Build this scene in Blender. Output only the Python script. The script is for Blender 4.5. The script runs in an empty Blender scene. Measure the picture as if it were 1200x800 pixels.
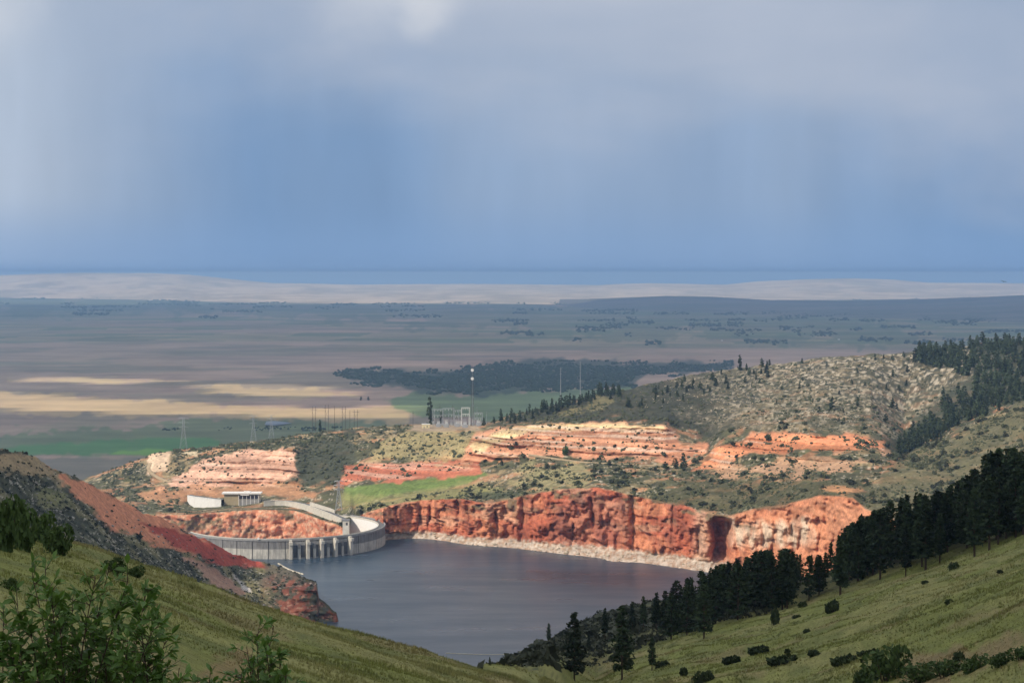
import bpy, math, random
import numpy as np
from math import radians, sin, cos, pi

random.seed(7)
rng = np.random.default_rng(11)
SC = bpy.context.scene
COL = SC.collection

# ------------------------------------------------------------------ camera
F = 2239.0            # focal length in photograph pixels (1200 px wide)
HV = 322.0            # row of the level line of sight
CZ = 401.0            # eye height above the lake
cam = bpy.data.cameras.new("camera"); cam_o = bpy.data.objects.new("camera", cam); COL.objects.link(cam_o)
cam.sensor_width = 36.0; cam.lens = 36.0 * F / 1200.0
cam.shift_y = -(400.0 - HV) / 1200.0
cam.clip_start = 0.5; cam.clip_end = 200000.0
cam_o.location = (0, 0, CZ); cam_o.rotation_euler = (radians(90), 0, 0)
SC.camera = cam_o

# ------------------------------------------------------------------ sun, sky, exposure
SUN = np.array([-0.64, -0.42, 0.64]); SUN /= np.linalg.norm(SUN)
sun_el = math.asin(SUN[2]); sun_az = math.atan2(SUN[0], SUN[1])
sl = bpy.data.lights.new("sun", 'SUN'); sl.energy = 4.2; sl.angle = radians(0.5); sl.color = (1.0, 0.90, 0.76)
sun_o = bpy.data.objects.new("sun", sl); COL.objects.link(sun_o)
from mathutils import Vector
sun_o.rotation_euler = Vector((-SUN[0], -SUN[1], -SUN[2])).to_track_quat('-Z', 'Y').to_euler()
sun_o.location = (0, 0, 3000)

W = bpy.data.worlds.new("World"); SC.world = W; W.use_nodes = True
nt = W.node_tree; nt.nodes.clear()
def N(t, ty, **kw):
    n = t.nodes.new(ty)
    for k, v in kw.items(): setattr(n, k, v)
    return n
def ramp(t, fac, stops, interp='LINEAR'):
    r = N(t, 'ShaderNodeValToRGB'); r.color_ramp.interpolation = interp
    el = r.color_ramp.elements
    while len(el) < len(stops): el.new(0.5)
    for e, (p, c) in zip(el, stops):
        e.position = p; e.color = (c[0], c[1], c[2], 1) if not isinstance(c, (int, float)) else (c, c, c, 1)
    t.links.new(fac, r.inputs[0]); return r
def mixc(t, fac, a, b, mode='MIX'):
    m = N(t, 'ShaderNodeMix', data_type='RGBA', blend_type=mode)
    for s, v in ((m.inputs[0], fac), (m.inputs[6], a), (m.inputs[7], b)):
        if hasattr(v, 'is_output'): t.links.new(v, s)
        elif isinstance(v, (int, float)): s.default_value = v
        else: s.default_value = (v[0], v[1], v[2], 1)
    return m.outputs[2]
def mth(t, op, a, b=0.0, c=None):
    m = N(t, 'ShaderNodeMath', operation=op)
    for i, v in enumerate((a, b) if c is None else (a, b, c)):
        if hasattr(v, 'is_output'): t.links.new(v, m.inputs[i])
        else: m.inputs[i].default_value = v
    return m.outputs[0]
def noise(t, vec, scale, detail=4, rough=0.55, dist=0.0):
    n = N(t, 'ShaderNodeTexNoise'); n.inputs['Scale'].default_value = scale
    n.inputs['Detail'].default_value = detail; n.inputs['Roughness'].default_value = rough; n.inputs['Distortion'].default_value = dist
    if vec is not None: t.links.new(vec, n.inputs['Vector'])
    return n.outputs['Fac']

tc = N(nt, 'ShaderNodeTexCoord'); sky = N(nt, 'ShaderNodeTexSky', sky_type='NISHITA')
sky.sun_disc = False; sky.sun_elevation = sun_el; sky.sun_rotation = sun_az; sky.altitude = 1300; sky.air_density = 1.0; sky.dust_density = 2.0
dirv = tc.outputs['Generated']
sep = N(nt, 'ShaderNodeSeparateXYZ'); nt.links.new(dirv, sep.inputs[0])
mapr = N(nt, 'ShaderNodeMapping'); mapr.inputs['Scale'].default_value = (1, 1, 0.22); nt.links.new(dirv, mapr.inputs[0])
mapc = N(nt, 'ShaderNodeMapping'); mapc.inputs['Scale'].default_value = (1, 1, 2.6); nt.links.new(dirv, mapc.inputs[0])
n_curt = noise(nt, mapr.outputs[0], 3.1, 3, 0.5)          # rain curtains, stretched upright
n_cl = noise(nt, mapc.outputs[0], 3.4, 5, 0.5, 0.2)        # cloud base
elev = sep.outputs['Z']
# storm curtain below, paler ragged cloud base above
hgt = mth(nt, 'ADD', mth(nt, 'ADD', elev, mth(nt, 'MULTIPLY', sep.outputs['X'], 0.09)), mth(nt, 'MULTIPLY', mth(nt, 'SUBTRACT', n_cl, 0.5), 0.20))
up = ramp(nt, hgt, [(0.04, 0), (0.13, 0.8), (0.30, 1.0)], 'EASE').outputs[0]
curt = ramp(nt, n_curt, [(0.36, 0), (0.66, 1)], 'EASE').outputs[0]
curt = mth(nt, 'MAXIMUM', mth(nt, 'MULTIPLY', curt, .6), ramp(nt, mth(nt, 'ADD', mth(nt, 'MULTIPLY', sep.outputs['X'], -1.0), mth(nt, 'MULTIPLY', n_curt, .12)), [(0.15, 0), (0.36, 1)], 'EASE').outputs[0])   # thinner rain towards the sun
storm = mixc(nt, curt, (1.86, 3.14, 5.25), (4.7, 5.5, 6.7))
fine = noise(nt, mapr.outputs[0], 26.0, 3, 0.6); storm = mixc(nt, 1.0, storm, ramp(nt, fine, [(0.3, .95), (0.7, 1.05)]).outputs[0], 'MULTIPLY')
pale = mixc(nt, ramp(nt, n_cl, [(0.42, 0), (0.60, 0.5), (0.72, 1)]).outputs[0], (3.85, 4.55, 5.8), (5.6, 5.9, 6.7))
pale = mixc(nt, ramp(nt, elev, [(0.2, 0), (0.55, 1)]).outputs[0], pale, (6.6, 6.9, 7.5))     # unseen overhead cloud brightened to add sky light on the land
for du, dv, rad, amt in ((490, -4, 62.0, .55), (430, -14, 95.0, .45), (-12, 30, 95.0, .7)):      # bright breaks along the cloud edge
    dd = Vector(((du - 600) / 2239, 1, (322 - dv) / 2239)).normalized(); dm = N(nt, 'ShaderNodeVectorMath', operation='DISTANCE'); nt.links.new(dirv, dm.inputs[0]); dm.inputs[1].default_value = dd
    dist = mth(nt, 'MULTIPLY', mth(nt, 'ADD', dm.outputs['Value'], mth(nt, 'MULTIPLY', mth(nt, 'SUBTRACT', noise(nt, dirv, 30.0, 4, .5), .5), .035)), 2239.0 / rad)
    pale = mixc(nt, mth(nt, 'MULTIPLY', ramp(nt, dist, [(0.0, 1), (1.0, 0)], 'EASE').outputs[0], amt), pale, (8.0, 8.0, 8.1))
storm = mixc(nt, ramp(nt, elev, [(0.0, .9), (0.010, .6), (0.045, 0)], 'EASE').outputs[0], storm, (2.12, 3.5, 5.85))     # haze glow put into the sky colour, hiding the haze edge at the horizon
clouds = mixc(nt, up, storm, pale)
gap = ramp(nt, noise(nt, dirv, 2.3, 4), [(0.58, 0), (0.70, 0.55)]).outputs[0]
gap = mth(nt, 'MULTIPLY', gap, ramp(nt, elev, [(0.25, 0), (0.5, 1)]).outputs[0])
skyc = mixc(nt, gap, clouds, sky.outputs[0])
bg = N(nt, 'ShaderNodeBackground'); bg.inputs[1].default_value = 0.1
nt.links.new(skyc, bg.inputs[0]); wo = N(nt, 'ShaderNodeOutputWorld'); nt.links.new(bg.outputs[0], wo.inputs[0])

SC.view_settings.view_transform = 'Standard'; SC.view_settings.look = 'None'
SC.view_settings.exposure = 0.0; SC.view_settings.gamma = 1.0; SC.view_settings.use_curve_mapping = False
SC.render.engine = 'CYCLES'
cy = SC.cycles; cy.use_denoising = True; cy.max_bounces = 6; cy.diffuse_bounces = 3; cy.glossy_bounces = 2
cy.transmission_bounces = 3; cy.volume_bounces = 1; cy.transparent_max_bounces = 6; cy.caustics_reflective = False; cy.caustics_refractive = False

# ------------------------------------------------------------------ helpers
def px(u, v, D):      # photograph pixel + distance from the thing it touches -> point
    return np.array([(u - 600.0) / F * D, D, CZ - (v - HV) / F * D])
def pz(u, v, z):      # photograph pixel + known height -> point
    D = (CZ - z) * F / (v - HV); return np.array([(u - 600.0) / F * D, D, z])

def _hash(ix, iy, iz, s):
    h = (ix.astype(np.int64) * 374761393 + iy.astype(np.int64) * 668265263 + iz.astype(np.int64) * 1442695041 + s * 974634777) & 0xffffffff
    h = ((h ^ (h >> 13)) * 1274126177) & 0xffffffff
    h = ((h ^ (h >> 16)) * 2246822519) & 0xffffffff
    return ((h ^ (h >> 15)) & 0xffffff) / float(0xffffff)
def vn(x, y, z=0.0, s=0):
    x, y, z = np.broadcast_arrays(np.asarray(x, float), np.asarray(y, float), np.asarray(z, float))
    ix, iy, iz = np.floor(x), np.floor(y), np.floor(z); fx, fy, fz = x - ix, y - iy, z - iz
    fx = fx * fx * (3 - 2 * fx); fy = fy * fy * (3 - 2 * fy); fz = fz * fz * (3 - 2 * fz)
    r = 0
    for dx in (0, 1):
        wx = fx if dx else 1 - fx
        for dy in (0, 1):
            wy = fy if dy else 1 - fy
            for dz in (0, 1):
                wz = fz if dz else 1 - fz
                r = r + wx * wy * wz * _hash(ix + dx, iy + dy, iz + dz, s)
    return r
def fbm(x, y, z=0.0, o=4, s=0, g=0.5):
    r, a, t, k = 0, 1.0, 0, 1.0
    for i in range(o):
        r = r + a * vn(np.asarray(x) * k + 17.3 * i, np.asarray(y) * k + 5.1 * i, np.asarray(z) * k + 9.7 * i, s + i); t += a; a *= g; k *= 2.03
    return r / t
def sstep(a, b, x): t = np.clip((x - a) / (b - a), 0, 1); return t * t * (3 - 2 * t)
def lerp(a, b, t): return a + (b - a) * t
def inpoly(u, v, poly):       # signed distance, positive inside
    u = np.asarray(u, float); v = np.asarray(v, float)
    inside = np.zeros(u.shape, bool); d2 = np.full(u.shape, 1e18)
    n = len(poly)
    for i in range(n):
        x0, y0 = poly[i]; x1, y1 = poly[(i + 1) % n]
        if y0 != y1:
            c = ((y0 > v) != (y1 > v)) & (u < (x1 - x0) * (v - y0) / (y1 - y0) + x0); inside ^= c
        ex, ey = x1 - x0, y1 - y0; L = ex * ex + ey * ey + 1e-9
        t = np.clip(((u - x0) * ex + (v - y0) * ey) / L, 0, 1)
        d2 = np.minimum(d2, (u - x0 - t * ex) ** 2 + (v - y0 - t * ey) ** 2)
    d = np.sqrt(d2); return np.where(inside, d, -d)

def new_mat(name):
    m = bpy.data.materials.new(name); m.use_nodes = True; t = m.node_tree; t.nodes.clear()
    o = N(t, 'ShaderNodeOutputMaterial'); b = N(t, 'ShaderNodeBsdfPrincipled'); t.links.new(b.outputs[0], o.inputs[0])
    b.inputs['Roughness'].default_value = 0.9; b.inputs['Specular IOR Level'].default_value = 0.2
    return m, t, b, o
def simple(name, c1, c2=None, scale=1.0, rough=0.85, bump=0.0, spec=0.2, metal=0.0, rnd=0.0):
    m, t, b, o = new_mat(name); c2 = c2 or tuple(x * 0.75 for x in c1)
    tcn = N(t, 'ShaderNodeTexCoord'); n = noise(t, tcn.outputs['Object'], scale, 5, 0.6)
    r = ramp(t, n, [(0.33, c1), (0.67, c2)])
    out = r.outputs[0]
    if rnd:
        oi = N(t, 'ShaderNodeObjectInfo')
        k = mth(t, 'ADD', mth(t, 'MULTIPLY', oi.outputs['Random'], 2 * rnd), 1 - rnd)
        hv = N(t, 'ShaderNodeHueSaturation'); t.links.new(out, hv.inputs['Color']); t.links.new(k, hv.inputs['Value'])
        hv.inputs['Hue'].default_value = 0.5; out = hv.outputs[0]
    t.links.new(out, b.inputs['Base Color']); b.inputs['Roughness'].default_value = rough
    b.inputs['Specular IOR Level'].default_value = spec; b.inputs['Metallic'].default_value = metal
    if bump:
        bp = N(t, 'ShaderNodeBump'); bp.inputs['Strength'].default_value = bump; bp.inputs['Distance'].default_value = 0.3 / max(scale, .01)
        t.links.new(n, bp.inputs['Height']); t.links.new(bp.outputs[0], b.inputs['Normal'])
    return m
def terrain_mat(name, s1, s2, bump=0.5, dist=1.0, var=0.35):
    m, t, b, o = new_mat(name)
    at = N(t, 'ShaderNodeAttribute'); at.attribute_name = 'Col'
    tcn = N(t, 'ShaderNodeTexCoord')
    n1 = noise(t, tcn.outputs['Object'], s1, 6, 0.65); n2 = noise(t, tcn.outputs['Object'], s2, 4, 0.6)
    f1 = ramp(t, n1, [(0.3, 1 - var), (0.7, 1 + var)]).outputs[0]
    f2 = ramp(t, n2, [(0.3, 1 - var * .6), (0.7, 1 + var * .6)]).outputs[0]
    c = mixc(t, 1.0, at.outputs['Color'], f1, 'MULTIPLY'); c = mixc(t, 1.0, c, f2, 'MULTIPLY')
    t.links.new(c, b.inputs['Base Color']); b.inputs['Specular IOR Level'].default_value = 0.1; b.inputs['Roughness'].default_value = 0.95
    bp = N(t, 'ShaderNodeBump'); bp.inputs['Strength'].default_value = bump; bp.inputs['Distance'].default_value = dist
    t.links.new(n1, bp.inputs['Height']); t.links.new(bp.outputs[0], b.inputs['Normal'])
    return m

def mesh_np(name, V, Fq, mat, col=None, smooth=False):
    V = np.asarray(V, np.float32).reshape(-1, 3); Fq = np.asarray(Fq, np.int32)
    me = bpy.data.meshes.new(name); k = Fq.shape[1]
    me.vertices.add(len(V)); me.vertices.foreach_set('co', V.ravel())
    me.loops.add(Fq.size); me.loops.foreach_set('vertex_index', Fq.ravel())
    me.polygons.add(len(Fq)); me.polygons.foreach_set('loop_start', np.arange(0, Fq.size, k, dtype=np.int32))
    me.update(calc_edges=True)
    if smooth: me.polygons.foreach_set('use_smooth', np.ones(len(Fq), bool))
    if col is not None:
        a = me.color_attributes.new('Col', 'FLOAT_COLOR', 'POINT')
        c = np.ones((len(V), 4), np.float32); c[:, :3] = np.asarray(col, np.float32).reshape(-1, 3); a.data.foreach_set('color', c.ravel())
    if mat: me.materials.append(mat)
    me.validate(); return me
def grid_faces(n, m, flip=False):
    i = np.arange(n * m).reshape(n, m)
    a, b, c, d = i[:-1, :-1], i[:-1, 1:], i[1:, 1:], i[1:, :-1]
    f = np.stack([a, b, c, d] if not flip else [a, d, c, b], -1).reshape(-1, 4); return f
def link(name, me, parent=None, loc=None, rz=0.0, sc=None):
    o = bpy.data.objects.new(name, me); COL.objects.link(o)
    if parent: o.parent = parent
    if loc is not None: o.location = tuple(float(c) for c in loc)
    if rz: o.rotation_euler = (0, 0, rz)
    if sc is not None: o.scale = (sc, sc, sc) if isinstance(sc, (int, float)) else sc
    return o
def tag(o, label, cat=None, group=None, kind=None):
    o['label'] = label
    if cat: o['category'] = cat
    if group: o['group'] = group
    if kind: o['kind'] = kind
    return o
def empty(name, loc, label, cat, group=None, rz=0.0):
    o = link(name, None, None, loc, rz); o.empty_display_size = 1.0
    return tag(o, label, cat, group)

class MB:
    def __init__(s): s.v = []; s.f = []
    def add(s, vs, fs):
        b = len(s.v); s.v += [tuple(map(float, p)) for p in vs]; s.f += [tuple(b + i for i in f) for f in fs]; return s
    def box(s, cx, cy_, cz, sx, sy, sz, rz=0.0):
        c, q = cos(rz), sin(rz); vs = []
        for dz in (-.5, .5):
            for dx, dy in ((-.5, -.5), (.5, -.5), (.5, .5), (-.5, .5)):
                x, y = dx * sx, dy * sy; vs.append((cx + x * c - y * q, cy_ + x * q + y * c, cz + dz * sz))
        return s.add(vs, [(3, 2, 1, 0), (4, 5, 6, 7), (0, 1, 5, 4), (1, 2, 6, 5), (2, 3, 7, 6), (3, 0, 4, 7)])
    def tube(s, p, q, r0, r1=None, n=6, caps=True):
        p = Vector(p); q = Vector(q); r1 = r0 if r1 is None else r1; d = (q - p)
        if d.length < 1e-9: return s
        d.normalize(); a = d.orthogonal().normalized(); b = d.cross(a); vs = []
        for c, r in ((p, r0), (q, r1)):
            for k in range(n): t = 2 * pi * k / n; vs.append(c + a * (r * cos(t)) + b * (r * sin(t)))
        fs = [(k, (k + 1) % n, n + (k + 1) % n, n + k) for k in range(n)]
        if caps: fs += [tuple(range(n - 1, -1, -1)), tuple(range(n, 2 * n))]
        return s.add(vs, fs)
    def path(s, pts, r0, r1, n=5):
        for i in range(len(pts) - 1):
            a = lerp(r0, r1, i / (len(pts) - 1)); b = lerp(r0, r1, (i + 1) / (len(pts) - 1)); s.tube(pts[i], pts[i + 1], a, b, n, i in (0, len(pts) - 2))
        return s
    def mesh(s, name, mat, smooth=False):
        me = bpy.data.meshes.new(name); me.from_pydata(s.v, [], s.f); me.update()
        if mat: me.materials.append(mat)
        if smooth: me.polygons.foreach_set('use_smooth', [True] * len(me.polygons))
        return me
    def build(s, name, mat, parent=None, loc=None, smooth=False): return link(name, s.mesh(name, mat, smooth), parent, loc)

# terrain sheet made of profiles: every column is a vertical section seen from the lookout
class Sheet:
    def __init__(self, us, rows, counts, zamp, dfun=None, seed=0, zdetail=None):
        # rows: list of (D[u], z[u]);  counts: subdivisions for each span
        Ds, Zs, Ts = [], [], []
        for k, n in enumerate(counts):
            t = np.arange(n) / n
            D0, Z0 = rows[k]; D1, Z1 = rows[k + 1]
            Ds.append(D0[None] + (D1 - D0)[None] * t[:, None]); Zs.append(Z0[None] + (Z1 - Z0)[None] * t[:, None]); Ts.append(k + t)
        Ds.append(rows[-1][0][None]); Zs.append(rows[-1][1][None]); Ts.append(np.array([len(counts)]))
        self.D = np.concatenate(Ds); self.Z = np.concatenate(Zs); self.T = np.concatenate(Ts)[:, None] + 0 * self.D
        self.u = us; self.U = us[None] + 0 * self.D; self.i0 = 0
    def smooth(self, it=2):
        for _ in range(it):
            for A in (self.D, self.Z): A[1:-1] = (A[:-2] + 2 * A[1:-1] + A[2:]) / 4
    @property
    def X(self): return (self.U - 600) / F * self.D
    @property
    def V(self): return HV + (CZ - self.Z) / self.D * F
    def at(self, u, v):        # point of the surface seen at this pixel
        j = int(np.clip(np.searchsorted(self.u, u), 1, len(self.u) - 1)); t = (u - self.u[j - 1]) / (self.u[j] - self.u[j - 1])
        D = lerp(self.D[:, j - 1], self.D[:, j], t); Z = lerp(self.Z[:, j - 1], self.Z[:, j], t); Vv = HV + (CZ - Z) / D * F
        best = None
        for i in range(self.i0, len(D) - 1):
            a, b = Vv[i], Vv[i + 1]
            if (a - v) * (b - v) <= 0 and a != b:
                s = (a - v) / (a - b); d, z = lerp(D[i], D[i + 1], s), lerp(Z[i], Z[i + 1], s); best = (d, z); break
        if best is None: i = self.i0 + int(np.argmin(abs(Vv[self.i0:] - v))); best = (D[i], Z[i])
        return np.array([(u - 600) / F * best[0], best[0], best[1]])
    def ut(self, u, T):        # point by column and profile parameter
        j = int(np.clip(np.searchsorted(self.u, u), 1, len(self.u) - 1)); t = (u - self.u[j - 1]) / (self.u[j] - self.u[j - 1])
        i = int(np.clip(np.searchsorted(self.T[:, 0], T), 1, len(self.T) - 1)); s = (T - self.T[i - 1, 0]) / (self.T[i, 0] - self.T[i - 1, 0])
        f = lambda A: lerp(lerp(A[i - 1, j - 1], A[i - 1, j], t), lerp(A[i, j - 1], A[i, j], t), s)
        d, z = f(self.D), f(self.Z); return np.array([(u - 600) / F * d, d, z])
    def build(self, name, mat, col, smooth=True):
        V = np.stack([self.X, self.D, self.Z], -1)
        me = mesh_np(name, V, grid_faces(*self.D.shape), mat, col, smooth); return link(name, me)
def K(us, pts):   # piecewise-linear curve over photograph columns
    p = sorted(pts); return np.interp(us, [a for a, b in p], [b for a, b in p])
def zof(v, D): return CZ - (v - HV) / F * D
def dof(v, z): return (CZ - z) * F / (v - HV)

# paint albedo zones: (polygon in photograph pixels, colour, feather px, edge noise px)
def zones(base, U, V, zl, s=0):
    c = base.copy()
    wob = (fbm(U / 9.0, V / 5.0, 0, 3, 40 + s) - 0.5) * 1.6 + (fbm(U / 26.0, V / 11.0, 0, 3, 44 + s) - 0.5) * 2.3
    for poly, colr, fe, wb, amt in zl:
        d = inpoly(U, V, poly) + wob * wb * 2
        m = (sstep(-fe, fe, d) * amt)[..., None]
        cc = np.asarray(colr, float)
        c = c * (1 - m) + cc * m
    return c
def mixn(a, b, m): a = np.asarray(a, float); b = np.asarray(b, float); return a * (1 - m[..., None]) + b * m[..., None]
RED = (.40, .115, .062); ORANGE = (.54, .21, .11); PINK = (.55, .29, .19); CREAM = (.60, .46, .31); GRASS = (.17, .17, .065)
SCRUB = (.074, .071, .042); TAN = (.36, .26, .14); LIME = (.46, .39, .29); LAWN = (.14, .19, .055); DEEP = (.32, .065, .045); SAGE = (.15, .16, .09)

# ================================================================== the far bank of the reservoir
us = np.arange(50, 1362, 1.5)
v_w = K(us, [(50, 640), (452, 632.5), (470, 631), (500, 631.5), (530, 636), (560, 640), (600, 643), (640, 648), (690, 654), (708, 657), (712, 662), (760, 664), (800, 671), (850, 676), (900, 690), (1000, 716), (1100, 745), (1362, 800)])
v1 = K(us, [(452, 628), (480, 624), (520, 626), (545, 631), (600, 634), (660, 641), (720, 646), (770, 650), (800, 654), (840, 661), (900, 672), (1000, 700), (1100, 730), (1362, 790)])
v2 = K(us, [(50, 605), (200, 603), (225, 602), (255, 600), (275, 598), (300, 597), (330, 597), (346, 598), (357, 601), (368, 605), (380, 609), (392, 613), (401, 617), (408, 618), (415, 607), (430, 600), (450, 594), (475, 588), (500, 586), (540, 584), (570, 589), (595, 586), (620, 579), (660, 573), (700, 571), (720, 575), (740, 582), (800, 592), (830, 600), (855, 604), (880, 597), (920, 591), (960, 581), (1000, 583), (1015, 597), (1050, 610), (1362, 660)])
gorge = sstep(447, 405, us)
z0 = lerp(-6.0, -112.0, gorge); z1 = lerp(7.0, -100.0, gorge)
D0 = np.where(us > 449, dof(v_w, 0.0) - 2, 0); D1 = np.where(us > 449, dof(v1, 7.0), 0)
dj0 = D0[us > 449][0]; dj1 = D1[us > 449][0]
D0 = np.where(us > 449, D0, K(us, [(50, 3000), (300, 2990), (335, 2980), (350, 2965), (370, 2925), (385, 2895), (402, 2870), (407, 2880), (411, 2950), (425, 2975), (449, dj0)]))
D1 = np.where(us > 449, np.maximum(D1, D0 + 3), K(us, [(50, 3015), (300, 3005), (335, 2995), (350, 2980), (370, 2942), (385, 2912), (402, 2885), (407, 2895), (411, 2966), (425, 2992), (449, dj1)]))
D2 = D1 + K(us, [(50, 35), (340, 30), (370, 18), (402, 14), (450, 14), (600, 14), (900, 18), (1362, 18)])
z2 = zof(v2, D2)
v3 = K(us, [(50, 598), (150, 590), (200, 590), (215, 591), (225, 596), (260, 595), (280, 594), (308, 593.5), (330, 595), (346, 596), (357, 599), (368, 603), (380, 607), (392, 611), (402, 615), (408, 612), (418, 597), (430, 588), (450, 580), (500, 574), (560, 570), (600, 562), (650, 557), (700, 555), (800, 566), (860, 574), (900, 566), (960, 560), (1000, 566), (1060, 575), (1362, 620)])
D3 = K(us, [(50, 3180), (200, 3200), (220, 3196), (260, 3144), (283, 3156), (310, 3124), (346, 3106), (368, 3043), (392, 2953), (402, 2916), (409, 2925), (415, 3000), (430, 3040), (450, 3020), (500, 3030), (600, 2950), (700, 2850), (800, 2770), (900, 2650), (1000, 2540), (1100, 2420), (1362, 2200)])
v4 = K(us, [(50, 592), (150, 578), (190, 572), (250, 574), (300, 572), (345, 570), (400, 567), (450, 563), (500, 558), (550, 553), (570, 545), (600, 538), (700, 538), (790, 541), (820, 549), (850, 551), (900, 547), (1000, 543), (1040, 544), (1100, 556), (1200, 562), (1362, 580)])
D4 = np.maximum(K(us, [(50, 3280), (300, 3290), (400, 3210), (450, 3150), (550, 3130), (600, 3100), (700, 3020), (790, 2960), (850, 2860), (950, 2740), (1040, 2680), (1100, 2580), (1200, 2450), (1362, 2350)]), D3 + 30)
v5 = K(us, [(50, 585), (130, 566), (160, 563), (190, 560), (230, 545), (270, 530), (345, 527), (360, 535), (400, 543), (480, 541), (520, 534), (550, 515), (600, 501), (640, 496), (700, 497), (780, 499), (795, 512), (825, 526), (845, 518), (880, 511), (950, 508), (1000, 511), (1035, 518), (1060, 536), (1100, 517), (1150, 493), (1200, 474), (1362, 425)])
D5 = D4 + K(us, [(50, 80), (150, 90), (270, 95), (345, 95), (400, 90), (560, 70), (700, 100), (950, 90), (1040, 130), (1100, 230), (1200, 420), (1362, 600)])
v6 = K(us, [(50, 580), (130, 557), (180, 540), (220, 533), (260, 525), (300, 521), (345, 516), (400, 511), (440, 507), (480, 503), (520, 503), (565, 500), (600, 494), (650, 486), (700, 482), (760, 476), (830, 472), (900, 468), (960, 466), (1020, 470), (1060, 505), (1100, 500), (1150, 480), (1200, 463), (1362, 420)])
D6 = np.maximum(K(us, [(50, 3420), (300, 3450), (400, 3440), (500, 3430), (600, 3420), (700, 3420), (830, 3380), (950, 3340), (1060, 3200), (1100, 3150), (1200, 3150), (1362, 3150)]), D5 + 25)
v7 = K(us, [(50, 576), (100, 562), (130, 552), (150, 545), (180, 532), (215, 527), (250, 521), (300, 516), (340, 510), (380, 504), (420, 501), (470, 497), (500, 496), (560, 497), (600, 487), (650, 473), (700, 462), (740, 454), (780, 446), (820, 436), (860, 431), (900, 426), (960, 419), (1020, 414), (1070, 410), (1100, 407), (1150, 402), (1200, 398), (1362, 380)])
D7 = np.maximum(K(us, [(50, 3500), (300, 3530), (400, 3550), (500, 3600), (600, 3720), (700, 3850), (800, 3900), (1000, 3950), (1362, 3900)]), D6 + 40)
rows = [(D0, z0), (D1, z1), (D2, z2), (D3, zof(v3, D3)), (D4, zof(v4, D4)), (D5, zof(v5, D5)), (D6, zof(v6, D6)), (D7, zof(v7, D7)), (D7 + 350, zof(v7, D7) - 60), (D7 + 1000, 0 * us - 128)]
far = Sheet(us, rows, [6, 64, 26, 26, 54, 40, 50, 8, 6], None)
far.smooth(2)
U, T = far.U, far.T
X, Y, Z = far.X, far.D.copy(), far.Z.copy()
cliff = np.clip(sstep(0.9, 1.15, T) * sstep(2.15, 1.92, T), 0, 1)
band = np.clip(sstep(3.9, 4.2, T) * sstep(5.15, 4.95, T), 0, 1)
bandw = np.interp(us, [50, 180, 250, 345, 365, 395, 480, 540, 560, 780, 800, 830, 1030, 1065, 1362], [.2, .6, 1, 1, .2, .7, .6, .5, 1, 1, .7, .8, 1, .1, 0])[None]
# buttresses, ledges and cracks pushed along the line of the section
but = (fbm(X / 60, Y / 60, Z / 90, 3, 3) - 0.5) * 46 + np.abs(fbm(X / 22 + Z / 55, Y / 25, Z / 34, 4, 5) - 0.5) * -40 + (fbm(X / 8 - Z / 20, Y / 9, Z / 10, 3, 6) - .5) * 11
led = (fbm(X / 160, Z / 7.0, 0 * Z, 3, 8) - 0.5) * 10 + (fbm(X / 60, Z / 2.6, 0 * Z, 2, 9) - .5) * 4
notch = sstep(833, 838, U + 1.5 * np.sin(Z / 7)) * sstep(856, 849, U - Z * .08) * 46 * sstep(74, 60, Z)
notch += np.exp(-((U - 612) / 4.0) ** 2) * 10 + np.exp(-((U - 741) / 3.5) ** 2) * 12 + np.exp(-((U - 928) / 3.0) ** 2) * 8
wx = (fbm(X / 40, Z / 30, 0, 3, 15) - .5) * 2.2; wz_ = (fbm(X / 30, Z / 40, 0, 3, 16) - .5) * 2.0
blk = (_hash(np.floor(X / 15 + wx), np.floor(Z / 13 + wz_ + X / 90), X * 0, 17) - .5) * 9 + (_hash(np.floor(X / 6 + wx * 2), np.floor(Z / 6 + wz_ * 2), X * 0, 18) - .5) * 5.5
crk = 0 * X
for uc in rng.uniform(415, 1015, 46):
    z0_, zl_ = rng.uniform(0, 45), rng.uniform(18, 60); crk = crk + np.exp(-((U - uc - (Z - 40) * rng.uniform(-.12, .12) - 3 * (fbm(Z / 12, Z * 0, 0, 2, int(uc)) - .5)) / rng.uniform(.9, 2.4)) ** 2) * rng.uniform(3, 11) * sstep(z0_ - 6, z0_ + 6, Z) * sstep(z0_ + zl_ + 6, z0_ + zl_ - 6, Z)
led = led * .55 + blk + crk
far.D += cliff * (but + led + notch) * np.where(U < 430, .75, 1.0)
far.D += band * bandw * ((fbm(X / 30, Z / 60, 0, 3, 12) - .5) * 16 + (fbm(X / 120, Z / 5.0, 0, 3, 13) - .5) * 34 + (fbm(X / 9, Y / 9, Z / 6, 3, 14) - .5) * 9)
rough_w = 1 - np.clip(cliff + band * .5, 0, 1)
tw = sstep(1.9, 2.4, T) * sstep(7.4, 6.8, T)
flat = np.clip(np.exp(-((U - 522) / 55) ** 4) * sstep(5.7, 6.1, T), 0, 1)              # levelled pad of the switchyard
terr = np.exp(-((U - 312) / 100) ** 6) * sstep(1.9, 2.1, T) * sstep(4.1, 3.7, T)       # levelled terrace by the dam
ww = tw * rough_w * (1 - flat) * (1 - terr * .85)
far.Z += ww * ((fbm(X / 70, Y / 70, 0, 4, 21) - .5) * 16 + (fbm(X / 16, Y / 16, 0, 3, 22) - .5) * 5)
far.Z += (np.clip(sstep(6.3, 6.9, T), 0, 1) * sstep(9, 7.5, T) * (1 - flat)) * (fbm(X / 22, Y * 0, 0, 3, 23) - .5) * 5
shore = sstep(1.3, 0.7, T) * (U > 452)
far.Z += shore * (fbm(X / 9, Y / 5, 0, 3, 24) - .5) * 3.0
V = far.V; Z = far.Z; X = far.X; Y = far.D
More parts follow.
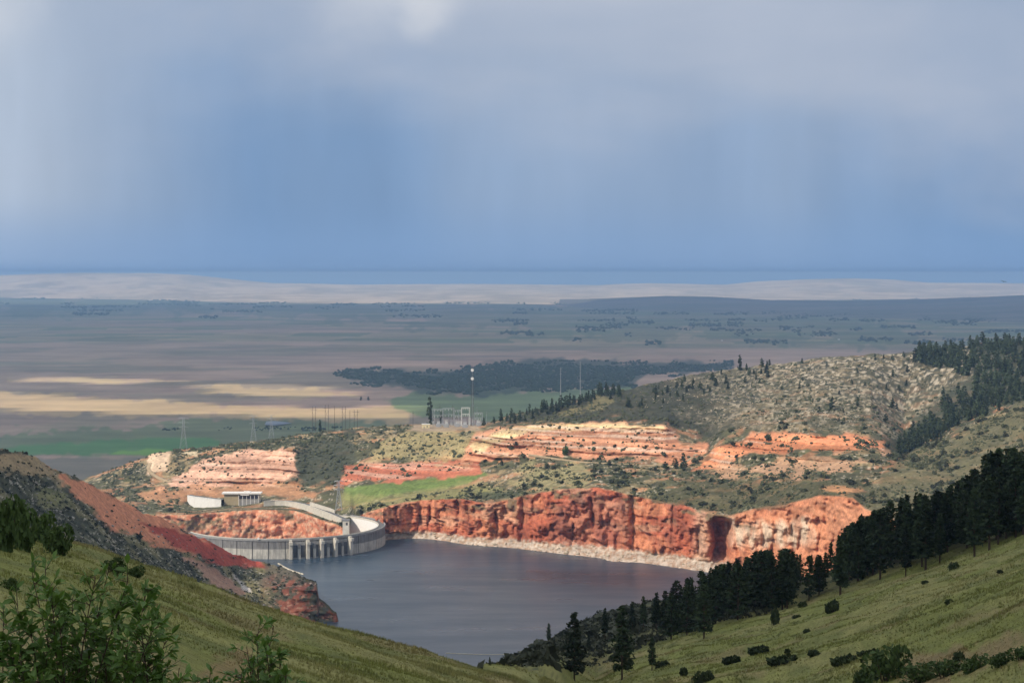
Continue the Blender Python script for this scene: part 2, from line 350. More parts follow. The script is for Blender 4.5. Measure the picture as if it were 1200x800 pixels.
nA = fbm(X / 55, Y / 40, 0, 4, 31); nB = fbm(X / 14, Y / 10, 0, 4, 32); nC = fbm(X / 5, Y / 4, Z / 3, 3, 33)
base = mixn(mixn((.098, .096, .050), (.28, .21, .115), sstep(.50, .62, nA)), SCRUB, sstep(.44, .56, nB) * .9)
base = mixn(base, (.44, .21, .11), sstep(.60, .68, fbm(X / 30, Y / 22, 0, 3, 35)) * .6)
base = mixn(base, (.5, .43, .33), sstep(.66, .72, nC) * .7)
zl = [
 ([(590, 500), (600, 482), (700, 455), (790, 440), (860, 425), (900, 440), (860, 500), (830, 520), (800, 500), (700, 494)], (.043, .045, .03), 5, 5, .93),
 ([(1070, 408), (1120, 400), (1230, 385), (1230, 455), (1150, 488), (1100, 512), (1050, 536), (1030, 525), (1075, 490), (1110, 455), (1085, 430)], (.05, .055, .034), 6, 4, .85),
 ([(640, 488), (700, 470), (740, 462), (700, 478)], (.24, .2, .09), 2, 5, .5),
 ([(340, 527), (415, 505), (418, 545), (395, 568), (345, 568)], (.062, .066, .043), 4, 4, .93),
 ([(1000, 590), (1040, 545), (1200, 470), (1300, 430), (1300, 640), (1100, 640)], (.125, .114, .06), 6, 4, .8),
 ([(760, 600), (800, 560), (900, 555), (1010, 560), (1010, 600), (900, 600)], (.078, .074, .038), 8, 8, .8),
 ([(405, 584), (405, 570), (480, 563), (560, 552), (572, 556), (540, 568), (470, 578), (420, 590)], LAWN, 2, 1.5, 1),
 ([(400, 600), (400, 580), (470, 580), (560, 565), (600, 575), (540, 584), (460, 590)], (.27, .25, .10), 3, 3, .6),
 ([(185, 574), (230, 547), (262, 531), (300, 528), (330, 525), (346, 530), (344, 558), (300, 572)], (.66, .38, .26), 2, 3, .96),
 ([(172, 556), (176, 532), (200, 530), (196, 552)], (.64, .46, .31), 2, 2, .95),
 ([(212, 531), (226, 526), (240, 525), (228, 534)], (.6, .48, .31), 1.5, 2, .95),
 ([(160, 580), (185, 570), (250, 568), (345, 568), (372, 574), (372, 590), (300, 578), (190, 590)], (.46, .23, .12), 3, 4, .8),
 ([(398, 568), (405, 545), (480, 540), (560, 537), (562, 552), (480, 562)], (.47, .15, .085), 2, 4, .95),
 ([(430, 540), (470, 505), (560, 508), (560, 535), (500, 540)], (.36, .29, .14), 5, 6, .75),
 ([(540, 540), (553, 512), (600, 500), (640, 495), (700, 496), (783, 498), (796, 512), (790, 538), (700, 537), (600, 533)], (.55, .26, .15), 2, 3, .97),
 ([(550, 520), (600, 501), (640, 496), (700, 497), (780, 499), (780, 504), (650, 503), (600, 512), (560, 530)], (.62, .46, .25), 2, 2, .9),
 ([(780, 512), (828, 520), (828, 530), (800, 545), (780, 545)], (.5, .22, .12), 2, 3, .9),
 ([(810, 552), (845, 520), (880, 511), (950, 508), (1000, 511), (1036, 519), (1035, 526), (960, 528), (880, 532), (840, 550)], (.60, .24, .12), 2, 3, .97),
 ([(812, 555), (850, 540), (940, 540), (1040, 530), (1045, 543), (960, 552), (850, 555)], (.52, .3, .18), 3, 8, .7),
 ([(960, 572), (1000, 568), (1012, 575), (985, 580)], (.5, .25, .12), 2, 3, .8),
 ([(560, 590), (565, 575), (640, 575), (600, 590)], (.06, .07, .04), 3, 4, .8),
 ([(600, 570), (620, 545), (680, 545), (690, 560), (640, 575)], (.30, .26, .13), 5, 8, .7),
 ([(480, 505), (485, 497), (560, 497), (562, 503)], (.33, .25, .17), 2, 1, .95),
]
col = zones(base, U, V, zl)
# limestone slope: broken pale outcrops between dark brush
lim = sstep(-14, 10, inpoly(U, V, [(850, 490), (820, 455), (790, 442), (830, 432), (900, 424), (1000, 414), (1090, 405), (1140, 402), (1150, 430), (1090, 470), (1050, 510), (960, 505), (850, 505), (800, 480)]) + (nA - .5) * 40)
spk = fbm(X / 6.0, Y / 10, Z / 3.0, 3, 51)
lc = mixn((.068, .064, .04), LIME, sstep(.54, .64, spk)); lc = mixn(lc, (.27, .21, .12), sstep(.5, .6, nB) * .45)
upper = sstep(500, 420, V) * sstep(860, 960, U)
m = lim * np.clip(.55 + .45 * upper, 0, 1) * sstep(5.0, 5.3, T); col = col * (1 - m[..., None]) + lc * m[..., None]
# strata tint on the rock bands
st = fbm(X / 300, Z / 4.2, 0, 3, 61)
bm = (band * bandw * sstep(.15, .3, col[..., 0]))[..., None]
col = col * (1 - bm) + bm * col * (0.72 + .55 * sstep(.35, .65, st))[..., None]
bm2 = (band * bandw * sstep(.6, .66, fbm(X / 200, Z / 3.1, 0, 3, 62)) * sstep(.3, .4, col[..., 0]) * .6)[..., None]
col = col * (1 - bm2) + bm2 * np.array((.66, .5, .38))
# main red cliffs
sA = fbm(X / 34, Z / 24, 0, 5, 71); sB = fbm(X / 9, Z / 60, 0, 3, 72); sC = fbm(X / 45, Z / 14, 0, 4, 73)
cc = mixn(RED, ORANGE, sstep(.42, .6, sA)); cc = mixn(cc, (.25, .085, .055), sstep(.55, .68, fbm(X / 14 + Z / 30, Z / 26, 0, 4, 72)) * .6); cc = mixn(cc, (.52, .31, .20), sstep(.58, .70, sC) * .55); cc = cc * (.85 + .3 * _hash(np.floor(X / 15), np.floor(Z / 13), X * 0, 19))[..., None]
east = sstep(840, 870, U); cc = mixn(cc, (.60, .26, .14), east * .75)
pale = sstep(-6, 6, inpoly(U, V, [(852, 640), (856, 612), (900, 614), (945, 610), (950, 630), (920, 640)]) + (sB - .5) * 30); cc = mixn(cc, (.62, .47, .34), pale * (.35 + .6 * sstep(.4, .6, fbm(X / 5, Z / 40, 0, 3, 79))))
cc = mixn(cc, (.5, .36, .25), np.exp(-((U - 822) / 9) ** 2) * .6)
west = sstep(470, 420, U); cc = mixn(cc, mixn((.52, .20, .11), (.62, .38, .24), sstep(.5, .6, nC)), west * .8)
gr = sstep(.58, .66, fbm(X / 16, Z / 9, 0, 4, 75)) * sstep(1.5, 1.9, T) * sstep(1000, 860, U); cc = mixn(cc, (.13, .12, .07), gr * .8)
mdc = sstep(-5, 5, inpoly(U, V, [(640, 640), (655, 590), (690, 575), (730, 585), (742, 650)])); cc = mixn(cc, (.33, .13, .09), mdc * .55)
m = sstep(.96, 1.06, T) * sstep(2.06, 1.97, T); col = col * (1 - m[..., None]) + cc * m[..., None]
ring = sstep(1.10, 1.0, T + (nC - .5) * .12) * (U > 440); rc = mixn((.50, .42, .34), (.38, .26, .18), sstep(.44, .60, nC))
col = col * (1 - ring[..., None]) + rc * ring[..., None]
wet = sstep(.2, .05, T) * (U > 440); col = col * (1 - .45 * wet[..., None])
col = col * (.80 + .40 * fbm(X / 7, Y / 7, Z / 5, 4, 77))[..., None]
TM_FAR = terrain_mat('canyon_ground', 0.22, 0.035, 0.8, 1.6, .34)
FAR_COL = col
far_o = far.build('hillside', TM_FAR, col, False)
tag(far_o, 'far bank hillside of red cliffs, sage benches and pale limestone ridge', 'hillside', kind='structure')

# ================================================================== the left ridge with its red shoulder and rocky point
us = np.arange(-160, 404, 1.2)
Dl3 = K(us, [(-160, 1500), (0, 1790), (100, 2000), (200, 2230), (250, 2350), (300, 2450), (345, 2400), (371, 2330), (375, 2228), (404, 2209)])
vl3 = K(us, [(-160, 455), (0, 522), (30, 531), (60, 546), (100, 566), (150, 590), (200, 613), (250, 638), (300, 658), (320, 663), (345, 669), (371, 682), (374, 701), (394, 717), (397, 731), (399, 760), (404, 760)])
Dl2 = K(us, [(-160, 1380), (0, 1630), (100, 1840), (200, 2090), (280, 2280), (330, 2250), (372, 2222), (404, 2207)])
vl2 = K(us, [(-160, 520), (0, 575), (100, 608), (200, 646), (280, 683), (330, 690), (371, 692), (374, 708), (394, 724), (397, 734), (399, 762), (404, 762)])
Dl1 = K(us, [(-160, 1280), (0, 1480), (100, 1650), (200, 1930), (280, 2130), (330, 2190), (372, 2208), (404, 2204)])
vl1 = K(us, [(-160, 580), (0, 640), (100, 655), (200, 690), (280, 716), (330, 726), (395, 737), (399, 764), (404, 764)])
Dl0 = Dl1 - K(us, [(-160, 200), (0, 180), (200, 150), (300, 70), (340, 20), (404, 8)])
zl1 = zof(vl1, Dl1); zl0 = np.maximum(zl1 - K(us, [(-160, 45), (200, 40), (300, 25), (404, 6)]), -9)
zl3 = zof(vl3, Dl3)
Dl4 = Dl3 + K(us, [(-160, 330), (200, 260), (300, 120), (345, 40), (404, 6)])
left = Sheet(us, [(Dl0, zl0), (Dl1, zl1), (Dl2, zof(vl2, Dl2)), (Dl3, zl3), (Dl4, np.minimum(np.maximum(zl3 - 130, -12), zl3 - 4)), (Dl4 + 250, 0 * us - 130)], [10, 60, 50, 12, 6], None)
left.smooth(2)
U, T = left.U, left.T; X, Y, Z = left.X, left.D, left.Z
tw = sstep(.5, 1, T) * sstep(3.6, 3.1, T); pt = sstep(322, 345, U)
left.Z += tw * (1 - pt) * ((fbm(X / 45, Y / 45, 0, 4, 121) - .5) * 13 + (fbm(X / 9, Y / 9, 0, 3, 122) - .5) * 4)
left.Z += pt * tw * (fbm(X / 10, Y / 14, 0, 3, 124) - .5) * 9
left.D += pt * sstep(1.0, 1.3, T) * sstep(2.5, 2.0, T) * ((fbm(X / 12, Z / 5, 0, 3, 123) - .5) * 16)
V = left.V; X, Y, Z = left.X, left.D, left.Z
nA = fbm(X / 40, Y / 60, 0, 4, 131); nB = fbm(X / 9, Y / 14, 0, 4, 132); nC = fbm(X / 4, Y / 5, Z / 3, 3, 133)
base = mixn((.08, .08, .048), (.05, .052, .034), sstep(.42, .55, nB)); base = mixn(base, (.20, .175, .085), sstep(.56, .64, nA) * .7); base = mixn(base, (.42, .38, .31), sstep(.64, .70, nC) * .8)
zl = [
 ([(-170, 440), (0, 520), (60, 542), (110, 568), (160, 592), (170, 612), (120, 596), (60, 566), (0, 548), (-170, 490)], (.33, .24, .13), 5, 7, .85),
 ([(60, 545), (110, 568), (205, 612), (255, 637), (235, 656), (180, 637), (125, 609), (85, 588)], (.56, .23, .125), 3, 5, .95),
 ([(20, 560), (80, 575), (100, 592), (60, 590)], (.17, .17, .075), 4, 5, .8),
 ([(165, 612), (200, 618), (255, 637), (305, 658), (312, 665), (255, 664), (215, 645)], DEEP, 2, 3, .97),
 ([(30, 572), (70, 580), (100, 600), (50, 590)], (.2, .19, .085), 4, 5, .8),
 ([(212, 652), (250, 664), (275, 684), (285, 694), (262, 690)], (.34, .2, .14), 2, 3, .9),
 ([(268, 668), (285, 688), (292, 692), (276, 676)], (.5, .45, .41), 1.5, 2, .9),
 ([(308, 690), (312, 664), (372, 664), (372, 676), (340, 688)], (.13, .11, .08), 3, 4, .8),
]
col = zones(base, U, V, zl, 3)
rk = mixn((.24, .085, .055), (.09, .085, .06), sstep(.45, .58, fbm(X / 7, Z / 5, 0, 3, 135))); rk = mixn(rk, (.36, .2, .14), sstep(.6, .68, nC))
m = sstep(300, 335, U) * sstep(2.85, 2.3, T); col = col * (1 - m[..., None]) + rk * m[..., None]
LEFT_COL = col
left_o = left.build('ridge', terrain_mat('ridge_ground', 0.3, 0.05, .8, 1.2, .36), col)
tag(left_o, 'scrubby left ridge with a red earth shoulder running down to the lake', 'hillside', kind='structure')

# ================================================================== the near grassy hillside below the lookout
us = np.concatenate([np.arange(-4000, -220, 140), np.arange(-220, 1430, 2.5), np.arange(1430, 5200, 140)])
Dn2 = K(us, [(-220, 18), (0, 24), (100, 28), (200, 35), (300, 48), (400, 62), (500, 85), (600, 125), (640, 145), (700, 200), (750, 235), (800, 250), (900, 225), (1000, 190), (1100, 155), (1200, 125), (1430, 100)])
vn2 = K(us, [(-220, 812), (600, 812), (640, 818), (680, 834), (720, 834), (760, 818), (800, 812), (1430, 812)])
Dn3 = K(us, [(-220, 230), (0, 210), (200, 200), (400, 190), (560, 180), (630, 185), (655, 260), (680, 400), (700, 465), (740, 480), (800, 500), (900, 520), (1000, 510), (1100, 490), (1200, 455), (1430, 400)])
vn3 = K(us, [(-220, 560), (0, 613), (50, 625), (92, 636), (192, 671), (280, 702), (400, 737), (500, 763), (600, 790), (630, 799), (660, 804), (680, 801), (700, 796), (740, 775), (800, 752), (850, 737), (900, 722), (950, 706), (1000, 692), (1050, 676), (1100, 662), (1150, 646), (1200, 630), (1430, 560)])
zn3 = zof(vn3, Dn3)
rt = sstep(560, 700, us)
Dn4 = lerp(Dn3 + 120, K(us, [(560, 1250), (600, 1150), (640, 980), (700, 850), (760, 780), (800, 700), (900, 620), (1000, 600), (1100, 580), (1200, 560), (1430, 520)]), np.where(us > 565, 1.0, 0))
vn4 = K(us, [(560, 795), (575, 783), (600, 771), (640, 752), (670, 735), (700, 717), (760, 702), (800, 700), (900, 680), (1000, 650), (1100, 622), (1200, 597), (1430, 530)])
zn4 = np.where(us > 565, zof(vn4, Dn4), zn3 - 50)
Dn5 = Dn4 + 500; zn5 = zn4 - K(us, [(-220, 150), (560, 150), (640, 170), (1430, 230)])
Dn6 = np.maximum(Dn5 + 250, 1500 + 0 * us); zn6 = 0 * us - 14
near = Sheet(us, [(0 * us - 40, 0 * us + 404), (0 * us + 0.5, 0 * us + 399.35), (0 * us + 8, 0 * us + 398.3), (Dn2, zof(vn2, Dn2)), (Dn3, zn3), (Dn4, zn4), (Dn5, zn5), (Dn6, zn6)], [4, 6, 16, 90, 50, 8, 4], None)
near.smooth(3); near.i0 = 24
U, T = near.U, near.T; D = near.D
X, Y, Z = near.X, near.D, near.Z
wz = sstep(2.0, 2.8, T)
amp = np.clip(D / 200, .1, 1.2)
near.Z += wz * amp * ((fbm(X / 14, Y / 14, 0, 4, 221) - .5) * 2.4 + (fbm(X / 2.2, Y / 2.2, 0, 3, 222) - .5) * .35) * sstep(6.4, 5.5, T)
near.Z += sstep(4.5, 5, T) * sstep(5.6, 5.1, T) * (U > 560) * (fbm(X / 25, Y / 25, 0, 3, 223) - .5) * 8
V = near.V; X, Y, Z = near.X, near.D, near.Z
g1 = fbm(X / 16 + Y / 60, Y / 26, 0, 4, 231); g2 = fbm(X / 3.2, Y / 5, 0, 4, 232)
base = mixn((.18, .187, .05), (.23, .215, .076), sstep(.42, .62, g1)); base = mixn(base, (.135, .145, .045), sstep(.52, .66, g2) * .8)
base = mixn(base, (.24, .17, .09), sstep(.63, .72, fbm(X / 8, Y / 14, 0, 3, 233)) * .45)
zl = [
 ([(1040, 790), (1060, 772), (1200, 745), (1210, 770), (1120, 790), (1100, 812)], (.25, .17, .09), 4, 6, .7),
 ([(230, 800), (250, 770), (290, 765), (300, 800)], (.26, .16, .085), 6, 6, .6),
]
col = zones(base, U, V, zl, 5)
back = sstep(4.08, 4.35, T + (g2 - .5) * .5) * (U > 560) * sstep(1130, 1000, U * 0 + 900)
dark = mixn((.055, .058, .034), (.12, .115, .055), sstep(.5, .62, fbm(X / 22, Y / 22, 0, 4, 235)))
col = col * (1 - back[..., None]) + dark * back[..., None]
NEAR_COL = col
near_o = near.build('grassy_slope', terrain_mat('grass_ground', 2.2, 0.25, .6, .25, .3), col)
tag(near_o, 'near grassy hillside falling away from the lookout', 'hillside', kind='structure')

# ================================================================== the plain, the far hills
PZ = -120.0
def plain_z(X, Y): return PZ + (fbm(X / 2500, Y / 2500, 0, 3, 300) - .5) * 12 * sstep(4500, 7000, Y)
us = np.arange(-260, 1470, 3.0)
vs = np.concatenate([np.arange(620, 545, -3.0), np.arange(545, 380, -1.0), np.arange(380, 346, -.5), np.arange(346, 338.5, -.25)])
U, V0 = np.meshgrid(us, vs); Dp = (CZ - PZ) * F / (V0 - HV)
X = (U - 600) / F * Dp; Y = Dp
Zp = plain_z(X, Y)
Vp = V0
q1 = fbm(X / 1800 + 3, Y / 1100, 0, 4, 301); q2 = fbm(X / 500, Y / 700, 0, 4, 302)
base = mixn((.40, .27, .19), (.30, .215, .155), sstep(.42, .6, q1)); base = mixn(base, (.18, .17, .10), sstep(.52, .64, q2) * .5)
bd = fbm(X / 5000, Y / 420 * (9000 / np.maximum(Y, 4000)), 0, 4, 306); base = mixn(base, (.16, .17, .10), sstep(.50, .60, bd) * .75); base = mixn(base, (.50, .34, .23), sstep(.5, .38, bd) * .7)
# field strips
cellx = np.floor(X / 700 + (fbm(X / 3000, Y / 3000, 0, 2, 303) * 2)); celly = np.floor(Y / 520)
fr = _hash(cellx, celly, cellx * 0, 5)
fld = mixn((.11, .15, .055), (.30, .24, .13), sstep(.35, .7, fr))
farm = sstep(12500, 15000, Y) * sstep(36000, 30000, Y); base = mixn(base, fld, farm * (.75 * sstep(.35, .55, q1 + (U - 600) / 4000)))
zl = [
 ([(-300, 506), (0, 506), (180, 503), (215, 489), (480, 487), (470, 500), (400, 520), (0, 535), (-300, 535)], (.13, .165, .07), 2, 4, .85),
 ([(-300, 525), (0, 524), (120, 516), (260, 513), (260, 524), (140, 533), (-300, 537)], (.085, .20, .055), 2, 2, .9),
 ([(130, 532), (140, 527), (190, 526), (205, 529), (180, 533)], (.16, .30, .05), 1.5, 1, .95),
 ([(-300, 560), (20, 534), (100, 536), (210, 536), (190, 560), (-300, 620)], (.20, .175, .12), 2, 2, .9),
 ([(-300, 455), (0, 458), (180, 468), (330, 478), (480, 476), (480, 496), (380, 492), (200, 489), (0, 484), (-300, 480)], (.45, .32, .165), 2, 3, .85),
 ([(230, 458), (260, 452), (330, 454), (400, 459), (420, 465), (340, 466)], (.44, .32, .17), 2, 3, .85),
 ([(10, 446), (60, 442), (190, 446), (120, 449)], (.46, .35, .18), 2, 2, .7),
 ([(450, 470), (480, 458), (560, 462), (640, 455), (760, 452), (760, 478), (640, 490), (560, 490), (490, 486)], (.14, .20, .075), 2, 3, .9),
 ([(390, 440), (420, 432), (520, 437), (580, 424), (640, 422), (760, 424), (860, 424), (860, 432), (760, 440), (740, 452), (640, 456), (560, 464), (480, 458), (440, 450)], (.05, .065, .035), 2, 2, .9),
 ([(560, 428), (575, 424), (590, 432), (570, 436)], (.30, .2, .13), 2, 2, .9),
 ([(-300, 345), (200, 345), (400, 351), (700, 353), (1000, 366), (1100, 400), (700, 392), (400, 375), (0, 362), (-300, 360)], (.10, .13, .055), 3, 8, .6),
]
col = zones(base, U, Vp, zl, 9)
col = col * (.72 + .56 * fbm(U / 110, Vp / 2.4, 0, 4, 307))[..., None]
pm = mesh_np('plain', np.stack([X, Y, Zp], -1), grid_faces(*X.shape), terrain_mat('plain_ground', 0.004, 0.0012, .1, 10, .18), col, True)
plain_o = tag(link('plain', pm), 'broad tan and green farmland plain stretching to the horizon', 'plain', kind='structure')

def hills(name, label, us, base_v, crest_v, Dc, colA, colB, seed, back=4000):
    Db = dof(base_v, PZ)
    zc = zof(crest_v, Dc)
    Dc = Dc + 0 * us; s = Sheet(us, [(Db, 0 * us + PZ - 5), (lerp(Db, Dc, .45), lerp(PZ, zc, .33)), (Dc, zc), (Dc + back, zc * 0 + PZ - 5)], [12, 14, 6], None)
    s.smooth(1)
    X, Y = s.X, s.D; w = sstep(0.1, .8, s.T) * (1 - .72 * sstep(1.5, 1.95, s.T)) * sstep(2.6, 2.1, s.T)
    s.Z += w * (fbm(X / 1300, Y / 1300, 0, 4, seed) - .5) * (zc[None] - PZ) * .42
    n = fbm(X / 900, Y / 500, 0, 4, seed + 4); c = mixn(colA, colB, sstep(.42, .6, n))
    return tag(s.build(name, terrain_mat(name + '_ground', .003, .001, .2, 15, .2), c), label, 'hill', kind='structure')
us = np.arange(-260, 1470, 5.0)
hills('far_hills', 'pale sunlit grass hills along the horizon', us,
      K(us, [(-260, 350), (0, 349), (150, 351), (300, 355), (500, 356), (640, 357), (900, 352), (1100, 350), (1470, 350)]),
      K(us, [(-260, 322), (0, 321), (60, 319), (170, 319), (220, 321), (260, 325), (320, 331), (420, 333), (560, 332), (700, 333.5), (760, 331), (850, 333), (890, 329), (940, 326.5), (1000, 324.5), (1050, 327), (1090, 331), (1200, 331), (1470, 330)]),
      52000.0, (.70, .53, .35), (.46, .36, .23), 310)
us = np.arange(600, 1470, 5.0)
hills('low_hills', 'low blue-grey hills on the right below the horizon hills', us,
      K(us, [(600, 352.5), (700, 362), (900, 370), (1200, 378), (1470, 380)]),
      K(us, [(600, 352), (680, 350), (780, 346), (830, 347), (900, 351), (1000, 352), (1080, 350), (1200, 345), (1470, 343)]),
      K(us, [(600, 42000), (700, 34000), (1470, 29000)]), (.17, .14, .10), (.12, .115, .075), 330)

# ================================================================== the lake
DC = np.array([-342.0, 2850.0]); DR = 152.0
def dam_pt(th, r): return DC[0] + r * sin(th), DC[1] - r * cos(th)
out = [(-700, 1200), (1400, 1200), (1400, 3100), (-190, 3100)]
out += [dam_pt(radians(a), DR - 3) for a in np.arange(140, -75, -5)] + [(-700, 2800)]
lm, lt, lb, lo = new_mat('lake_water')
lb.inputs['Base Color'].default_value = (.030, .050, .074, 1); lb.inputs['Roughness'].default_value = .32; lb.inputs['Specular IOR Level'].default_value = .5; lb.inputs['IOR'].default_value = 1.33
ltc = N(lt, 'ShaderNodeTexCoord'); w1 = noise(lt, ltc.outputs['Object'], .35, 4, .6); w2 = noise(lt, ltc.outputs['Object'], .035, 3, .5)
bp = N(lt, 'ShaderNodeBump'); bp.inputs['Strength'].default_value = .55; bp.inputs['Distance'].default_value = .35; lt.links.new(mth(lt, 'ADD', w1, w2), bp.inputs['Height']); lt.links.new(bp.outputs[0], lb.inputs['Normal'])
mpw = N(lt, 'ShaderNodeMapping'); mpw.inputs['Scale'].default_value = (.006, .02, 1); lt.links.new(ltc.outputs['Object'], mpw.inputs[0]); lt.links.new(ramp(lt, noise(lt, mpw.outputs[0], 1.0, 4, .6), [(.36, .27), (.64, .36)]).outputs[0], lb.inputs['Roughness'])
lk = MB(); lk.add([(x, y, 0) for x, y in out], [tuple(range(len(out)))])
lake_o = tag(lk.build('lake', lm), 'dark slate blue reservoir held between the dam and the cliffs', 'lake', kind='structure')

# ================================================================== clouds that shade the foreground and most of the plain
HC = 5200.0
def shade(p): p = np.asarray(p, float); k = (HC - p[2]) / SUN[2]; return p[0] + SUN[0] * k, p[1] + SUN[1] * k
lit = [[(-900, 1250, 330), px(0, 556, 1690), px(100, 598, 1880), px(180, 634, 2060), px(245, 657, 2230), px(300, 661, 2440), (-260, 2580, 0), (-60, 2520, 0), (330, 2100, 20), (700, 1750, 100), (3200, 1500, 200), (3200, 4700, -50), (-2200, 4700, -120), (-2200, 1800, 200)]]
for poly in ([(-200, 456), (0, 459), (180, 469), (330, 479), (500, 476), (500, 494), (380, 491), (200, 488), (0, 484), (-200, 482)],
             [(220, 459), (260, 452), (330, 454), (400, 459), (425, 466), (340, 467)],
             [(10, 447), (60, 441), (195, 446), (120, 450)], [(120, 534), (140, 526), (190, 525), (210, 529), (180, 534)]):
    lit.append([pz(u, v, PZ) for u, v in poly])
lit = [[shade(p) for p in poly] for poly in lit]
s = 180.0
gx = np.arange(-19500, 3500, s); gy = np.arange(-9000, 30000, s)
GX, GY = np.meshgrid(gx, gy); keep = np.ones((len(gy) - 1, len(gx) - 1), bool)
cxm = GX[:-1, :-1] + s / 2; cym = GY[:-1, :-1] + s / 2
for i, poly in enumerate(lit): keep &= ~(inpoly(cxm, cym, poly) + (fbm(cxm / (900 if i else 500), cym / 500, 0, 3, 400) - .5) * (520 if i else 150) > 0)
keep &= fbm(cxm / 2600, cym / 2600, 0, 4, 402) + np.exp(-((cxm + 9000) ** 2 + (cym + 3000) ** 2) / 5e7) * .4 < 10
zb = HC + (fbm(GX / 900, GY / 900, 0, 4, 404) - .5) * 160; zt = zb + 40 + fbm(GX / 1200, GY / 1200, 0, 4, 405) * 60
nv = GX.size; idx = np.arange(nv).reshape(GX.shape)
a, b, c, d = idx[:-1, :-1][keep], idx[:-1, 1:][keep], idx[1:, 1:][keep], idx[1:, :-1][keep]
faces = [np.stack([a, d, c, b], -1), np.stack([a, b, c, d], -1) + nv]
kp = np.pad(keep, 1)
for (dy, dx, p, q) in ((-1, 0, (0, 0), (0, 1)), (1, 0, (1, 1), (1, 0)), (0, -1, (1, 0), (0, 0)), (0, 1, (0, 1), (1, 1))):
    edge = keep & ~kp[1 + dy:1 + dy + keep.shape[0], 1 + dx:1 + dx + keep.shape[1]]
    ii, jj = np.nonzero(edge); A = idx[ii + p[0], jj + p[1]]; B = idx[ii + q[0], jj + q[1]]
    faces.append(np.stack([A, B, B + nv, A + nv], -1))
cm = bpy.data.materials.new('cloud_vapour'); cm.use_nodes = True; t = cm.node_tree; t.nodes.clear()
o = N(t, 'ShaderNodeOutputMaterial'); df = N(t, 'ShaderNodeBsdfDiffuse'); tr = N(t, 'ShaderNodeBsdfTranslucent'); mx = N(t, 'ShaderNodeMixShader')
df.inputs[0].default_value = (.9, .9, .9, 1); tr.inputs[0].default_value = (.93, .95, .97, 1); mx.inputs[0].default_value = .68
t.links.new(df.outputs[0], mx.inputs[1]); t.links.new(tr.outputs[0], mx.inputs[2]); t.links.new(mx.outputs[0], o.inputs[0])
cv = np.concatenate([np.stack([GX, GY, zb], -1).reshape(-1, 3), np.stack([GX, GY, zt], -1).reshape(-1, 3)])
tag(link('cloud_deck', mesh_np('cloud_deck', cv, np.concatenate(faces), cm, None, True)), 'broken grey cloud deck high over the valley', 'clouds', kind='stuff')

# ================================================================== the hazy air
hz = MB(); hz.box(0, 30000, 165, 70000, 62000, 620)
hm = bpy.data.materials.new('haze_air'); hm.use_nodes = True; t = hm.node_tree; t.nodes.clear()
o = N(t, 'ShaderNodeOutputMaterial'); pv = N(t, 'ShaderNodeVolumePrincipled')
pv.inputs['Color'].default_value = (.39, .62, .96, 1); pv.inputs['Density'].default_value = 3.1e-5; pv.inputs['Anisotropy'].default_value = 0.0
pv.inputs['Density Attribute'].default_value = ''; pv.inputs['Temperature Attribute'].default_value = ''; pv.inputs['Color Attribute'].default_value = ''
t.links.new(pv.outputs[0], o.inputs['Volume'])
try: hm.cycles.homogeneous_volume = True
except Exception: pass
tag(hz.build('haze', hm), 'thin blue haze filling the air over the valley', 'haze', kind='stuff')

# ================================================================== materials of the things
def concrete(name, hi, lo, zline):
    m, t, b, o = new_mat(name); g = N(t, 'ShaderNodeNewGeometry'); sp = N(t, 'ShaderNodeSeparateXYZ'); t.links.new(g.outputs['Position'], sp.inputs[0])
    mp = N(t, 'ShaderNodeMapping'); mp.inputs['Scale'].default_value = (.35, .35, .05); t.links.new(g.outputs['Position'], mp.inputs[0])
    streak = noise(t, mp.outputs[0], 1.0, 5, .65); blot = noise(t, g.outputs['Position'], .12, 5, .6)
    f = ramp(t, mth(t, 'ADD', mth(t, 'MULTIPLY', mth(t, 'SUBTRACT', sp.outputs['Z'], zline), .5), mth(t, 'MULTIPLY', streak, 1.2)), [(.35, 0), (.75, 1)]).outputs[0]
    c = mixc(t, f, lo, hi); c = mixc(t, 1.0, c, ramp(t, streak, [(.3, .55), (.62, 1.1)]).outputs[0], 'MULTIPLY'); c = mixc(t, 1.0, c, ramp(t, blot, [(.35, .85), (.65, 1.1)]).outputs[0], 'MULTIPLY')
    t.links.new(c, b.inputs['Base Color']); return m
M = {}
M['dam'] = concrete('dam_concrete', (.24, .23, .22), (.52, .49, .43), 14.0)
M['pale_conc'] = simple('pale_concrete', (.62, .58, .50), (.5, .46, .39), .2, .9)
M['grey_conc'] = simple('grey_concrete', (.34, .33, .31), (.26, .25, .24), .3, .9)
M['dark_gate'] = simple('dark_steel', (.10, .10, .105), (.07, .07, .075), .4, .7)
M['asphalt'] = simple('asphalt', (.16, .155, .15), (.12, .12, .115), .3, .9)
M['dirt'] = simple('dirt_road', (.40, .31, .20), (.32, .24, .15), .15, .95)
M['white'] = simple('white_paint', (.78, .76, .72), (.7, .68, .64), .3, .7)
M['cream'] = simple('cream_paint', (.72, .62, .38), (.66, .55, .33), .3, .7)
M['tan_wall'] = simple('tan_wall', (.42, .34, .21), (.36, .29, .18), .3, .8)
M['window'] = simple('dark_window', (.05, .05, .07), (.03, .03, .05), .5, .25, 0, .5)
M['steel'] = simple('galvanised_steel', (.42, .43, .44), (.34, .35, .36), .5, .6, 0, .3, .3)
M['pole'] = simple('weathered_pole', (.12, .10, .085), (.08, .07, .06), .5, .9)
M['grey_roof'] = simple('grey_roof', (.22, .22, .23), (.18, .18, .19), .3, .8)
M['red_roof'] = simple('rust_roof', (.35, .14, .09), (.28, .11, .08), .3, .8)
M['bark'] = simple('bark', (.10, .065, .042), (.055, .038, .028), 2.0, .95)
M['needles'] = simple('pine_needles', (.022, .036, .017), (.046, .062, .026), .5, .85, 0, .15, 0, .5)
